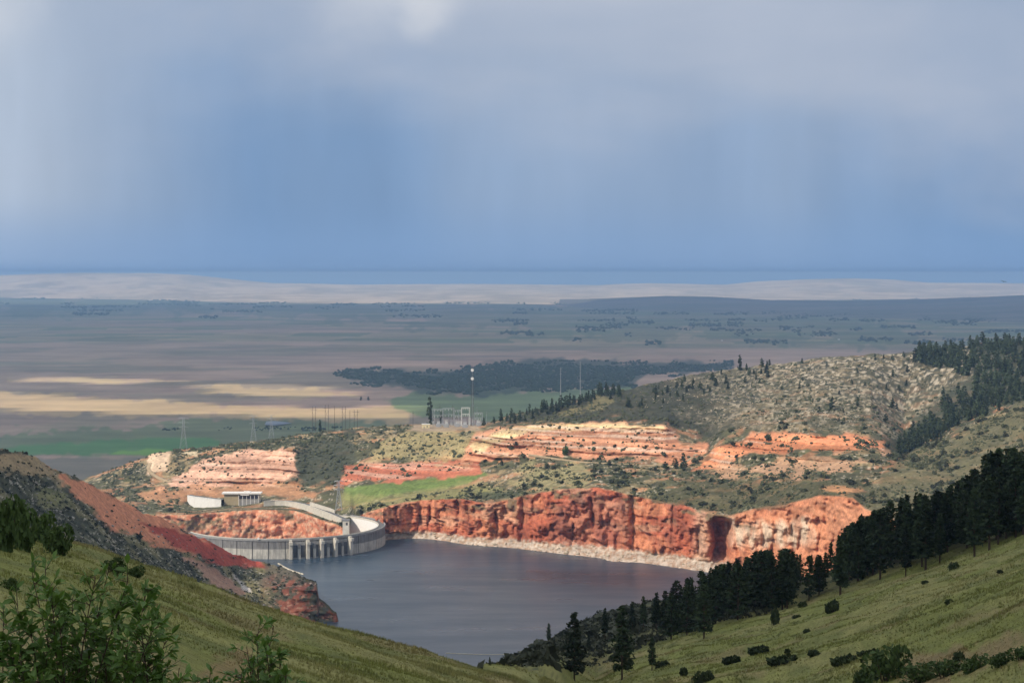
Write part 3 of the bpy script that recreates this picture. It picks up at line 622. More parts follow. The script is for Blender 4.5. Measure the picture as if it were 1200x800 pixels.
M['needles_far'] = simple('juniper_needles', (.034, .050, .026), (.060, .075, .036), .3, .9, 0, .1, 0, .35)
M['leaf_green'] = simple('broad_leaves', (.075, .13, .03), (.045, .085, .02), 1.2, .6, 0, .3, 0, .35)
M['shrub'] = simple('shrub_leaves', (.030, .043, .018), (.055, .07, .028), .9, .85, 0, .15, 0, .3)
M['shrub_green'] = simple('green_shrub_leaves', (.075, .115, .03), (.045, .075, .022), .9, .7, 0, .2, 0, .25)
M['scrub'] = simple('scrub_leaves', (.055, .062, .035), (.085, .09, .05), .05, .95, 0, .1)
M['scrub_dark'] = simple('dark_scrub_leaves', (.036, .040, .026), (.065, .066, .04), .05, .95, 0, .1)
M['lime'] = simple('limestone', (.48, .41, .31), (.33, .28, .2), .4, .95, .4)
M['rock'] = simple('grey_rock', (.36, .33, .29), (.22, .2, .18), .6, .95, .4)
M['black'] = simple('black_feathers', (.02, .02, .02), (.03, .03, .03), 5, .8)
M['wood_far'] = simple('cottonwood_leaves', (.040, .055, .028), (.065, .085, .04), .01, .95, 0, .1)
M['wire'] = simple('float_line', (.62, .55, .42), (.5, .44, .34), .3, .8)

# ================================================================== the dam
dam = empty('arch_dam', (DC[0], DC[1], 0), 'curved grey concrete arch dam holding back the reservoir', 'dam')
def arc_prism(mb, a0, a1, prof, n=4):     # prof: (r, z) loop, swept over angles in degrees
    k = len(prof); vs = []
    for i in range(n + 1):
        th = radians(lerp(a0, a1, i / n))
        for r, z in prof: vs.append((r * sin(th), -r * cos(th), z))
    fs = []
    for i in range(n):
        for j in range(k): a = i * k + j; b = i * k + (j + 1) % k; fs.append((a, a + k, b + k, b))
    fs += [tuple(range(k)), tuple(n * k + j for j in range(k - 1, -1, -1))]
    return mb.add(vs, fs)
a = -62.0
while a < 149:
    e = a + 8.8
    mb = MB(); rr = DR + random.uniform(-.12, .12)
    arc_prism(mb, a, e - .42, [(rr - 9, 25.9), (rr, 25.9), (rr + .4, 12.9), (rr + 1.2, -30), (rr - 26, -110), (rr - 14, -20)])
    mb.build('concrete_block', M['dam'], dam); a = e
arc_prism(MB(), -62, 149, [(DR - 8.5, 25.6), (DR - 1.2, 25.6), (DR - 1.0, -30), (DR - 13, -30)], 60).build('core_wall', M['dark_gate'], dam)
arc_prism(MB(), -62, 149, [(DR - 8.9, 26.0), (DR - .3, 26.0), (DR - .3, 26.5), (DR - 8.9, 26.5)], 60).build('crest_road', M['asphalt'], dam)
arc_prism(MB(), -62, 149, [(DR - .25, 25.2), (DR + .9, 25.2), (DR + .9, 28.0), (DR - .25, 28.0)], 60).build('parapet', M['grey_conc'], dam)
arc_prism(MB(), -62, 149, [(DR - 10.0, 25.2), (DR - 9.0, 25.2), (DR - 9.0, 27.6), (DR - 10.0, 27.6)], 60).build('parapet', M['pale_conc'], dam)
arc_prism(MB(), 60, 149, [(DR - 15.2, -25), (DR - 14.0, -25), (DR - 9.15, 25.1), (DR - 10.0, 25.1)], 30).build('sunlit_face_skin', M['white'], dam)  # added white skin; sunlit brightness of the inner face put into its colour
for th in (11, 20, 27.5, 35.5, 45):       # projecting intake piers with a corbelled head
    mb = MB(); t = radians(th); ux, uy = sin(t), -cos(t)
    mb.box(ux * (DR + 3.2), uy * (DR + 3.2), 3.0, 4.2, 7.6, 34, t)
    mb.box(ux * (DR + 4.2), uy * (DR + 4.2), 22.2, 4.9, 10.4, 4.3, t)
    mb.box(ux * (DR + 2.4), uy * (DR + 2.4), 25.4, 3.8, 6.0, 2.3, t)
    mb.build('intake_pier', M['pale_conc'], dam)
for a0, a1 in ((12.2, 18.8), (21.2, 26.3), (28.7, 34.3), (36.7, 43.8)):
    mb = MB(); arc_prism(mb, a0, a1, [(DR + .2, -18), (DR + 1.9, -18), (DR + 1.3, 23.5), (DR + .2, 23.5)], 3); g = mb.build('gate_panel', M['grey_conc'], dam)
    mb = MB(); am = (a0 + a1) / 2; arc_prism(mb, am - .7, am + .7, [(DR + 1.6, -18), (DR + 3.6, -18), (DR + 2.9, 21), (DR + 1.6, 21)], 2); mb.build('guide_rib', M['dam'], dam)
    mb = MB(); arc_prism(mb, a0 + .3, am - 1.0, [(DR + 1.2, 2), (DR + 2.1, 2), (DR + 2.0, 19), (DR + 1.2, 19)], 2); mb.build('gate', M['dark_gate'], dam)
    mb = MB(); arc_prism(mb, am + 1.0, a1 - .3, [(DR + 1.2, 2), (DR + 2.1, 2), (DR + 2.0, 19), (DR + 1.2, 19)], 2); mb.build('gate', M['dark_gate'], dam)
arc_prism(MB(), -6.5, -5.5, [(DR + 1, 27.5), (DR + 2.2, 27.5), (DR + 2.2, 30.5), (DR + 1, 30.5)], 2).build('gauge_box', M['white'], dam)
q = px(405.5, 607, 2892) - np.array([DC[0], DC[1], 0])
lo_ = MB().box(q[0], q[1], 2, 9.5, 9, 55).build('lift_tower', M['pale_conc'], dam)
MB().box(q[0], q[1], 30.4, 11, 10.4, 1.7).build('roof', M['grey_roof'], lo_)
MB().box(q[0] + 1.5, q[1] - 4.55, 25, 3, .2, 4).build('louvre', M['dark_gate'], lo_)

# service road, retaining walls and visitor building on the terrace by the dam
def wall_strip(name, pts, h, th, mat, label, cat, sag=None):
    pts = [np.array(p) for p in pts]; o0 = pts[len(pts) // 2]; root = empty(name, (o0[0], o0[1], o0[2] - h), label, cat)
    c0 = np.array([o0[0], o0[1], o0[2] - h]); seg = 0
    for i in range(len(pts) - 1):
        a_, b_ = pts[i] - c0, pts[i + 1] - c0; d = b_ - a_; L = math.hypot(d[0], d[1]); n = np.array([-d[1], d[0], 0]) / L * th; g = d / L * .08
        ha = h if sag is None else sag[i]; hb = h if sag is None else sag[i + 1]
        a2, b2 = a_ + g, b_ - g
        vs = [a2 - [0, 0, ha], b2 - [0, 0, hb], b2 + n - [0, 0, hb], a2 + n - [0, 0, ha], a2, b2, b2 + n, a2 + n]
        MB().add(vs, [(3, 2, 1, 0), (4, 5, 6, 7), (0, 1, 5, 4), (1, 2, 6, 5), (2, 3, 7, 6), (3, 0, 4, 7)]).build('wall_panel', mat, root)
        cp = [a2 - n * .25 + [0, 0, .02], b2 - n * .25 + [0, 0, .02], b2 + n * 1.25 + [0, 0, .02], a2 + n * 1.25 + [0, 0, .02]]
        MB().add(cp + [c + np.array([0, 0, .7]) for c in cp], [(3, 2, 1, 0), (4, 5, 6, 7), (0, 1, 5, 4), (1, 2, 6, 5), (2, 3, 7, 6), (3, 0, 4, 7)]).build('coping', mat, root)
    return root
rd = [(401, 608, 28), (392, 604, 28.4), (380, 599, 29), (368, 594.5, 29.6), (357, 591, 30), (346, 588.5, 30.2), (334, 587, 30.4), (322, 586.5, 30.5), (309, 587, 30.5)]
wall_strip('retaining_wall', [pz(*p) for p in rd], 13, 1.4, M['pale_conc'], 'long pale retaining wall below the road climbing from the dam crest', 'wall')
wall_strip('retaining_wall', [pz(u, v, z) for u, v, z in [(363, 588.5, 36), (370, 590.5, 35), (378, 593, 34), (386, 595.5, 33), (392, 598, 32)]], 5, 1.0, M['pale_conc'], 'short pale wall above the dam road, beside the lattice tower', 'wall')
rp = [pz(*p) for p in rd]; mb = MB(); vs = []
for p in rp: vs += [p + np.array([1.0, 1.5, -.4]), p + np.array([5, 13, -.3]), p + np.array([5, 13, -6]), p + np.array([1.0, 1.5, -6])]
fs = []
for i in range(len(rp) - 1):
    for j in range(4): fs.append((4 * i + j, 4 * i + 4 + j, 4 * i + 4 + (j + 1) % 4, 4 * i + (j + 1) % 4))
mb.add(vs, fs); tag(mb.build('dam_road', M['asphalt']), 'grey service road running from the dam crest to the visitor building', 'road', kind='structure')
cw = [(219.5, 580.5), (222, 581), (228, 582), (236, 583), (244, 584), (252, 585), (259, 585.5)]
wall_strip('retaining_wall', [pz(u, v, 31 - .2 * i) for i, (u, v) in enumerate(cw)], 10, 1.2, M['white'], 'white curved retaining wall left of the visitor building', 'wall', [9, 14, 18, 18.5, 17.5, 15.5, 13])
tp = [pz(u, v, 31 - .2 * i) for i, (u, v) in enumerate(cw)]
mb = MB(); vs = []
for p in tp: vs += [p + np.array([0, 1.4, -.8]), p + np.array([2, 22, -.6]), p + np.array([2, 22, -8]), p + np.array([0, 1.4, -8])]
fs = []
for i in range(len(tp) - 1):
    for j in range(4): fs.append((4 * i + j, 4 * i + 4 + j, 4 * i + 4 + (j + 1) % 4, 4 * i + (j + 1) % 4))
mb.add(vs, fs); tag(mb.build('parking_deck', M['asphalt']), 'dark paved parking deck behind the white curved wall', 'pavement', kind='structure')

b0 = pz(283, 588, 25.0); vb = empty('visitor_building', b0, 'long flat-roofed visitor building above the red gorge', 'building')
s = b0[1] / F
MB().box(-12 * s, 8, .5, 17 * s, 14, 25).build('wall', M['tan_wall'], vb)
MB().box(9 * s, 9, -1, 24 * s, 15, 24).build('wall', M['pale_conc'], vb)
rf = MB().box(0, 8, 14.4, 46 * s, 20, 2.2).build('roof', M['white'], vb)
MB().box(6 * s, 8, 16.2, 8 * s, 8, 1.6).build('roof_hatch', M['white'], rf)
MB().box(4 * s, 0.2, 11.8, 10 * s, 3.4, 1.4).build('canopy', M['white'], vb)
for k in range(5): MB().box((-1 + 4.6 * k) * s, 1.2, 7.8, 3.9 * s, .8, 5.2).build('window', M['window'], vb)
for k in range(6): MB().box((-3.2 + 4.6 * k) * s, .3, 1, .8, .8, 22).build('column', M['white'], vb)
MB().box(10 * s, .7, -3, 22 * s, 1.2, 14).build('base_wall', M['grey_conc'], vb)

# draped tracks
def drape(name, sheet, uv, w, mat, label, lift=.6):
    pts = []
    for (u0, v0), (u1, v1) in zip(uv[:-1], uv[1:]):
        n = max(2, int(math.hypot(u1 - u0, v1 - v0) / 2)); pts += [sheet.at(lerp(u0, u1, i / n), lerp(v0, v1, i / n)) for i in range(n)]
    P = np.array(pts); P[:, 2] = np.convolve(np.pad(P[:, 2], 2, 'edge'), np.ones(5) / 5, 'valid'); P[:, 1] = np.convolve(np.pad(P[:, 1], 2, 'edge'), np.ones(5) / 5, 'valid')
    d = np.gradient(P[:, :2], axis=0); d /= np.linalg.norm(d, axis=1)[:, None] + 1e-9; n = np.stack([-d[:, 1], d[:, 0]], -1) * w / 2
    z = P[:, 2] + lift; A = np.column_stack([P[:, :2] + n, z]); B = np.column_stack([P[:, :2] - n, z])
    Vv = np.stack([A, B, B - [0, 0, 4], A - [0, 0, 4]], 1).reshape(-1, 3); fs = []
    for i in range(len(P) - 1):
        for j in range(4): fs.append((4 * i + j, 4 * i + 4 + j, 4 * i + 4 + (j + 1) % 4, 4 * i + (j + 1) % 4))
    return tag(link(name, mesh_np(name, Vv, fs, mat)), label, 'road', kind='structure')
drape('dirt_track', far, [(178, 541), (175, 548), (180, 555), (190, 561), (205, 565)], 11, M['dirt'], 'pale dirt track winding past the left cliffs')
drape('bench_track', far, [(620, 532), (680, 541), (740, 544), (790, 546), (806, 540), (818, 530)], 5, M['dirt'], 'dirt track along the bench under the red cliff band')

# ================================================================== pylons, masts, switchyard
def lattice(name, loc, h, w, label, arms=((.98, .30), (.84, .34), (.70, .30)), waist=.22, r=.22, mat='steel', group=None):
    t = empty(name, loc, label, 'pylon', group); top = w * waist
    def cor(k, f): sx, sy = ((-1, -1), (1, -1), (1, 1), (-1, 1))[k]; ww = lerp(w, top, min(1, f / .72)) / 2; return (sx * ww, sy * ww, f * h)
    for k in range(4):
        mb = MB(); mb.tube((cor(k, 0)[0], cor(k, 0)[1], -3), cor(k, .72), r * 1.3, r * 1.1, 4); mb.tube(cor(k, .72), cor(k, 1), r * 1.1, r, 4); mb.build('leg', M[mat], t)
    lv = [0, .2, .38, .52, .64, .74, .83, .92, 1.0]; mb = MB()
    for i in range(len(lv) - 1):
        for k in range(4):
            a_, b_ = cor(k, lv[i]), cor((k + 1) % 4, lv[i]); c_, d_ = cor(k, lv[i + 1]), cor((k + 1) % 4, lv[i + 1])
            mb.tube(a_, d_, r * .6, None, 3); mb.tube(b_, c_, r * .6, None, 3); mb.tube(c_, d_, r * .6, None, 3)
    mb.build('bracing', M[mat], t)
    for f, L in arms:
        mb = MB(); z = f * h; L = L * h / 2
        for sx in (-1, 1):
            for sy in (-1, 1): mb.tube((sx * top / 2, sy * top / 2, z), (sx * L, 0, z + .3), r * .9, None, 3); mb.tube((sx * top / 2, sy * top / 2, z + h * .04), (sx * L, 0, z + .3), r * .7, None, 3)
        a_ = mb.build('crossarm', M[mat], t)
        for sx in (-1, 1): MB().tube((sx * L, 0, z), (sx * L, 0, z - h * .05), r * .9, None, 5).build('insulator', M[mat], a_)
    return t
def m_per_px(p): return p[1] / F
for (u, vb_, vt, label, nm, sh) in [
    (397, 598, 563, 'grey lattice pylon on the bank beside the end of the dam', 'lattice_pylon', far),
    (215, 527, 489, 'faint pale lattice pylon standing on the far left rim above the plain', 'lattice_pylon', far),
    (297, 517, 487, 'pale lattice pylon on the rim above the pink cliffs, left of a close pair', 'lattice_pylon', far),
    (318, 515, 486, 'pale lattice pylon on the rim above the pink cliffs, right of a close pair', 'lattice_pylon', far)]:
    p = sh.at(u, vb_); h = (vb_ - vt) * m_per_px(p); lattice(nm, p, h, h * .23, label, r=.30 if u > 350 else .12)
def hframe(loc, h, w, label, group=None):
    t = empty('power_pole_frame', loc, label, 'utility pole', group)
    for sx in (-1, 1): MB().tube((sx * w / 2, 0, -2), (sx * w / 2, 0, h), .42, .3, 6).build('pole', M['pole'], t)
    MB().tube((-w * 1.0, 0, h * .88), (w * 1.0, 0, h * .88), .3, None, 4).build('crossarm', M['pole'], t)
    mb = MB(); mb.tube((-w / 2, 0, h * .5), (w / 2, 0, h * .8), .16, None, 3); mb.tube((w / 2, 0, h * .5), (-w / 2, 0, h * .8), .16, None, 3); mb.build('brace', M['pole'], t)
for i, (u, vb_, vt, lab) in enumerate([(368, 507, 476, 'leftmost two-pole wooden power frame on the rim'), (383, 506, 474, 'second wooden power frame from the left on the rim'), (403, 504, 476, 'tall dark power frame on the rim left of the switchyard'), (417, 503, 480, 'shorter power frame on the rim nearest the switchyard')]):
    p = far.at(u, vb_); hframe(p, (vb_ - vt) * m_per_px(p), 6, lab, 'wooden power frames along the rim')
def monopole(loc, h, label):
    t = empty('steel_pole', loc, label, 'utility pole', 'pale steel power poles behind the ridge trees')
    MB().tube((0, 0, -3), (0, 0, h), .8, .4, 8).build('pole', M['steel'], t)
    for k in range(3): MB().tube((-2.6, 0, h * (.97 - .07 * k)), (2.6, 0, h * (.97 - .07 * k)), .2, None, 4).build('crossarm', M['steel'], t)
for u, vb_, vt, lab in [(657, 471, 429, 'pale steel power pole behind the ridge pines, left and shorter one'), (680, 466, 423, 'pale steel power pole behind the ridge pines, right and taller one')]:
    p = far.at(u, vb_); monopole(p, (vb_ - vt) * m_per_px(p), lab)
# radio mast
p = far.at(553.5, 499); mp = m_per_px(p); h = 68 * mp
mast = empty('radio_mast', p, 'tall slender lattice radio mast with two white dishes above the switchyard', 'mast')
for k in range(3):
    t = 2 * pi * k / 3; MB().tube((2.4 * cos(t), 2.4 * sin(t), -2), (1.5 * cos(t), 1.5 * sin(t), h), .42, .34, 4).build('leg', M['pole'], mast)
mb = MB(); nl = 30
for i in range(nl):
    for k in range(3):
        t0, t1 = 2 * pi * k / 3, 2 * pi * (k + 1) / 3; mb.tube(((2.4 - .9 * i / nl) * cos(t0), (2.4 - .9 * i / nl) * sin(t0), h * i / nl), ((2.4 - .9 * (i + 1) / nl) * cos(t1), (2.4 - .9 * (i + 1) / nl) * sin(t1), h * (i + 1) / nl), .2, None, 3)
mb.build('bracing', M['steel'], mast)
for vz, r in ((433.5, 2.9), (443.5, 2.9)):
    z = (499 - vz) * mp; mb = MB(); mb.tube((0, -2.2, z), (0, -3.6, z), r, r * .96, 18); mb.tube((0, -1.2, z), (0, -2.2, z), .5, r * .8, 12); mb.build('dish', M['white'], mast)
MB().tube((0, 0, h - 1), (0, 0, h + 5), .25, .1, 5).build('antenna', M['pole'], mast)
for z in (34 * mp, 24 * mp): MB().box(1.5, -2.4, z, 1.2, 1.0, 2.2).build('equipment_box', M['steel'], mast)
ORD_S = ['first', 'second', 'third', 'fourth', 'fifth', 'sixth', 'seventh', 'eighth', 'ninth', 'tenth', 'eleventh']
# gantries
for i, (u0, u1, vb_, vt, mt, lab) in enumerate([(507, 519, 499, 479, 'steel', 'leftmost grey switchyard gantry'), (519, 532, 499, 478, 'steel', 'switchyard gantry second from the left'), (532, 541, 498, 480, 'steel', 'narrow switchyard gantry in the middle of the yard'),
                                     (541, 550, 499, 477, 'white', 'white switchyard gantry just left of the radio mast'), (556, 565, 499, 482, 'steel', 'switchyard gantry just right of the radio mast')]):
    p0, p1 = far.at(u0, vb_), far.at(u1, vb_); c_ = (p0 + p1) / 2; c_[2] = min(p0[2], p1[2]); t = empty('switchyard_gantry', c_, lab, 'gantry', 'gantries in the switchyard')
    h = (vb_ - vt) * m_per_px(c_); hw = (p1[0] - p0[0]) / 2
    for sx in (-1, 1):
        mb = MB()
        for dx, dy in ((-.8, -.8), (.8, -.8), (.8, .8), (-.8, .8)): mb.tube((sx * hw + dx * 1.3, dy * 1.3, -2), (sx * hw + dx * .5, dy * .5, h), .22, None, 4)
        for k in range(6): zk = h * k / 6; mb.tube((sx * hw - .9, -.8, zk), (sx * hw + .9, -.8, zk + h / 6), .14, None, 3); mb.tube((sx * hw + .9, -.8, zk), (sx * hw - .9, -.8, zk + h / 6), .14, None, 3)
        mb.build('post', M[mt], t)
    for zz in (h * .96, h * .62):
        mb = MB(); mb.box(0, 0, zz, hw * 2, .5, .4); mb.box(0, 0, zz + 1.4, hw * 2, .5, .4); n = 8
        for k in range(n): mb.tube((-hw + 2 * hw * k / n, 0, zz), (-hw + 2 * hw * (k + 1) / n, 0, zz + 1.4), .14, None, 3)
        bm_ = mb.build('beam', M[mt], t)
        for k in range(3): MB().tube((hw * (k - 1) * .6, 0, zz), (hw * (k - 1) * .6, 0, zz - 3), .3, None, 6).build('insulator', M['white'], bm_)
for u, vb_, lab in [(514, 500, 'grey power transformer at the left of the switchyard'), (523, 500.5, 'grey power transformer in front of the second gantry'), (536, 500, 'grey power transformer left of the white gantry'), (545, 501, 'pale transformer at the foot of the white gantry'), (561, 499, 'grey power transformer right of the radio mast')]:
    p = far.at(u, vb_); t = empty('power_transformer', p, lab, 'transformer', 'transformers in the switchyard')
    MB().box(0, 0, 3, 7, 5, 7).build('tank', M['steel'], t)
    for k in range(3): MB().tube((-2 + 2 * k, 0, 6.4), (-2.4 + 2.4 * k, 0, 11), .5, .25, 8).build('bushing', M['white'], t)
    for sx in (-1, 1): MB().box(sx * 4.4, 0, 3.2, 1.6, 4, 5).build('radiator', M['steel'], t)
for k in range(11):
    u = 508 + 5.2 * k + random.uniform(-1, 1); p = far.at(u, random.uniform(496.5, 500)); t = empty('circuit_breaker', p, ORD_S[k] + ' circuit breaker from the left in the switchyard', 'breaker', 'circuit breakers in the switchyard'); h = random.uniform(8, 13)
    MB().box(0, 0, h * .2, 4.5, 2, h * .45).build('cabinet', M['steel'], t)
    for sx in (-1, 0, 1): MB().tube((sx * 1.6, 0, h * .4), (sx * 2.2, 0, h), .4, .3, 6).build('bushing', M['white' if k % 3 == 0 else 'steel'], t)
    MB().tube((-2.6, 0, h), (2.6, 0, h), .22, None, 4).build('busbar', M['steel'], t)
for u, vb_, hp, lab in [(509, 499, 21, 'slim dark pole at the left edge of the switchyard'), (515.5, 499, 26, 'tallest slim pole on the left side of the switchyard'), (526, 499, 19, 'slim pole behind the second gantry'), (530.5, 498, 24, 'slim pole left of the middle gantry'), (537.5, 498, 17, 'short slim pole by the middle gantry'), (559, 498, 22, 'slim pole right of the radio mast'), (570, 497, 15, 'short slim pole at the right end of the switchyard'), (484, 501, 20, 'leaning dark pole left of the control building'), (392, 505, 30, 'single tall pole between the power frames on the rim'), (410, 504, 24, 'single pole between the right-hand power frames')]:
    p = far.at(u, vb_); t = empty('lightning_pole', p, lab, 'pole', 'slim poles in and beside the switchyard'); h = hp * m_per_px(p)
    MB().tube((0, 0, -2), (0, 0, h), .5, .2, 6).build('pole', M['pole' if u < 500 or hp > 23 else 'steel'], t); MB().tube((-1.8, 0, h * .86), (1.8, 0, h * .86), .22, None, 4).build('crossarm', M['pole'], t)
p = far.at(499, 501.5); t = empty('control_building', p, 'small cream control building at the left end of the switchyard', 'building')
MB().box(0, 4, 3.0, 14, 8, 8).build('wall', M['cream'], t); MB().box(0, 4, 7.3, 15.2, 9.2, .8).build('roof', M['white'], t)
MB().box(-3, -.05, 1.6, 1.4, .2, 3.0).build('door', M['grey_roof'], t); MB().box(2.5, -.05, 3, 2.4, .2, 1.8).build('window', M['window'], t)

# floating booms on the lake
def boom(name, p0, p1, n, r, label):
    t = empty(name, (p0 + p1) / 2, label, 'float line'); d = (p1 - p0); L = np.linalg.norm(d); dv = d / L
    MBs = MB().tube((0, 0, -r), tuple(dv * L / n * .86 + np.array([0, 0, 0])), r, r, 6)
    me = None
    for k in range(n):
        a_ = -d / 2 + d * (k + .07) / n; b_ = -d / 2 + d * (k + .93) / n
        sag = -9 * math.sin(pi * (k + .5) / n)
        MB().tube((a_[0], a_[1] + sag, .12), (b_[0], b_[1] + sag, .12), r, r, 7).build('float', M['wire'], t)
boom('log_boom', pz(522, 765, 0), pz(640, 764.5, 0), 18, .75, 'pale floating boom stretched across the near arm of the lake')
boom('dock_boom', pz(326, 660, 0), pz(356, 673, 0), 10, 1.1, 'pale floating boom beside the rocky point in front of the dam')

# bird
b = MB(); bp_ = px(1176, 330, 330); br = empty('bird', bp_, 'tiny dark bird gliding in the sky at the far right', 'bird')
body = MB(); pts = [(-.26, 0, 0), (-.12, 0, .01), (.1, 0, .02), (.24, 0, .04), (.30, 0, .04)]; rr = [.02, .06, .075, .045, .01]
for i in range(4): body.tube(pts[i], pts[i + 1], rr[i], rr[i + 1], 8)
body.add([(-.02, 0, .03), (.12, 0, .04), (.10, .32, .12), (.02, .62, .08), (-.04, .34, .10)], [(0, 1, 2, 3, 4)]); body.add([(-.02, 0, .03), (.12, 0, .04), (.10, -.32, .12), (.02, -.62, .08), (-.04, -.34, .10)], [(4, 3, 2, 1, 0)])
body.add([(-.24, 0, 0), (-.42, .10, .0), (-.44, -.10, .0)], [(0, 1, 2)]); body.build('body', M['black'], br); br.rotation_euler = (.2, 0, 1.0)

# ================================================================== foliage
def cards(C, size, flat=0.0, rg=rng):     # one small rhombic leaf-clump per centre, random orientation
    C = np.asarray(C); n = len(C); a = rg.normal(size=(n, 3)); a[:, 2] *= (1 - flat); a /= np.linalg.norm(a, axis=1)[:, None]
    b = rg.normal(size=(n, 3)); b -= (b * a).sum(1)[:, None] * a; b /= np.linalg.norm(b, axis=1)[:, None]
    s = np.asarray(size)[:, None] if np.ndim(size) else size
    a = a * s; b = b * s * .55
    V = np.stack([C - a, C + b * 1.0, C + a, C - b * 1.0], 1).reshape(-1, 3); return V, np.arange(4 * n).reshape(n, 4)
def pine_meshes(seed, h, R, n_wh, per, tuft, size, mat, base=.16, pw=.75, trunk_r=.28, limbs=True):
    rg = np.random.default_rng(seed); mb = MB(); lean = rg.normal(size=2) * .012 * h
    pts = [(lean[0] * k / 6, lean[1] * k / 6, -1.5 if k == 0 else h * .97 * k / 6) for k in range(7)]
    mb.path(pts, trunk_r, trunk_r * .12, 7); C = []; S = []
    for w in range(n_wh):
        f = base + (1 - base) * ((w + rg.uniform(0, .8)) / n_wh) ** .92; f = min(f, .985)
        prof = (1 - f) ** pw * min(1, ((f - base) / .14 + .35)); z = f * h
        for k in range(per):
            if rg.random() < .14: continue
            th = rg.uniform(0, 2 * pi); L = R * prof * rg.uniform(.55, 1.18) + .25; dr = rg.uniform(-.28, .1)
            tip = np.array([L * cos(th), L * sin(th), z + L * dr + rg.uniform(-.3, .3)]); rt = np.array([lean[0] * f, lean[1] * f, z])
            if limbs and L > .8: mb.tube(tuple(rt), tuple(rt + (tip - rt) * .9), .07 * h / 18, .02, 3, False)
            for q in range(max(2, int(tuft * (.4 + L / R)))):
                s_ = rg.uniform(.25, 1.0); C.append(rt + (tip - rt) * s_ + rg.normal(size=3) * np.array([.28, .28, .2]) * size); S.append(size * rg.uniform(.55, 1.15) * (1.05 - .3 * f))
    C.append(np.array([lean[0], lean[1], h * .98])); S.append(size * .6)
    V, Fq = cards(C, np.array(S), .3, rg); return mb.mesh('trunk', M['bark']), mesh_np('crown', V, Fq, mat)
def blob(seed, n, rx, ry, rz, size, mat, lumps=5):      # leafy shrub: clumps on lumpy shells
    rg = np.random.default_rng(seed); C = []; cs = rg.uniform(-.55, .55, (lumps, 3)) * np.array([rx, ry, rz * .4]) + np.array([0, 0, rz * .45]); rs = rg.uniform(.4, .7, lumps)
    for i in range(n):
        k = rg.integers(lumps); d = rg.normal(size=3); d /= np.linalg.norm(d); r = rs[k] * rg.uniform(.55, 1.05) ** .6
        p = cs[k] + d * r * np.array([rx, ry, rz * .75]); p[2] = abs(p[2]) * .95; C.append(p)
    V, Fq = cards(C, size * rg.uniform(.5, 1.15, n), .1, rg); return mesh_np('foliage', V, Fq, mat)
def shrub_stems(seed, r, mat):
    rg = np.random.default_rng(seed); mb = MB()
    for k in range(5):
        th = rg.uniform(0, 2 * pi); mb.path([(0.05 * cos(th), .05 * sin(th), -.2), (r * .25 * cos(th), r * .25 * sin(th), r * .4), (r * .5 * cos(th), r * .5 * sin(th), r * .85)], .05, .015, 4)
    return mb.mesh('stem', mat)

PINES = [pine_meshes(500 + k, 18.0, [3.6, 4.2, 3.2, 4.6, 3.9, 3.4][k], 26, 7, 7, .78, M['needles'], [.10, .14, .20, .12, .16, .24][k], [.72, .62, .85, .55, .66, .7][k]) for k in range(6)]
JUN = [pine_meshes(600 + k, 14.0, [2.9, 3.6, 2.4, 4.0][k], 12, 6, 4, 1.35, M['needles_far'], .06, [.8, .55, .9, .45][k], .35, False) for k in range(4)]
def plant_tree(kind, p, h, label, group=None, name='pine_tree', seed=None, wide=1.0):
    lib, h0 = (PINES, 18.0) if kind == 'pine' else (JUN, 14.0)
    tm, cmesh = lib[random.randrange(len(lib)) if seed is None else seed]; sc = h / h0
    t = empty(name, p, label, 'tree', group, random.uniform(0, 6.28)); t.scale = (sc * wide, sc * wide, sc)
    link('trunk', tm, t); link('crown', cmesh, t); return t

# ---- the dark pine stand on the right-hand slope
def near_pt(u, T): return near.ut(u, T)
gp = 'pines in the dark stand on the right slope'
lone = [(643, 753, 729, 'small lone pine against the water above the lake edge'), (673, 797, 715, 'tall dark pine in front of the lake, foremost of the stand'), (659, 747, 738, 'tiny pine beside the lone pine at the lake edge'),
        (709, 748, 711, 'narrow pine against the water, right of the foremost pine'), (729, 796, 707, 'tall slim pine second from the foremost pine'), (741, 742, 706, 'dark pine behind the slim pine at the lake edge'), (754, 737, 697, 'dark pine on the skyline left of the dense stand'),
        (764, 785, 744, 'small open-crowned pine below the left end of the stand'), (574, 779, 766, 'tiny dark pine at the water between the two slopes'), (690, 762, 742, 'short pine on the scrubby slope above the lake')]
for u, vb_, vt, lab in lone:
    p = near.at(u, vb_); plant_tree('pine', p - np.array([0, 0, .3]), (vb_ - vt) * m_per_px(p), lab, gp)
spots = []
for k in range(900):
    u = random.uniform(766, 1250); T = 4.0 + random.random() ** .8 * .95 - .05 + .03 * math.sin(u / 23)
    if u < 820 and T > 4.5: continue
    p = near_pt(u, T)
    if any((p[0] - q[0]) ** 2 + (p[1] - q[1]) ** 2 < 4.1 ** 2 for q, _, _ in spots): continue
    spots.append((p, u, T))
    if len(spots) > 175: break
topv = lambda u: np.interp(u, [760, 800, 850, 890, 918, 935, 960, 1000, 1020, 1060, 1110, 1135, 1150, 1172, 1200, 1260], [700, 676, 658, 644, 640, 648, 648, 606, 600, 578, 572, 550, 535, 518, 528, 500])
ORD = ['first', 'second', 'third', 'fourth', 'fifth', 'sixth', 'seventh', 'eighth', 'ninth', 'tenth', 'eleventh', 'twelfth', 'thirteenth', 'fourteenth', 'fifteenth', 'sixteenth', 'seventeenth', 'eighteenth', 'nineteenth', 'twentieth']
fr_u = sorted(u for p, u, T in spots if T < 4.2)
def ordinal(i, n): return (ORD[i] + ' from the left end') if i < min(20, (n + 1) // 2) else (ORD[n - 1 - i] + ' from the right end') if n - 1 - i < 20 else 'in the middle'
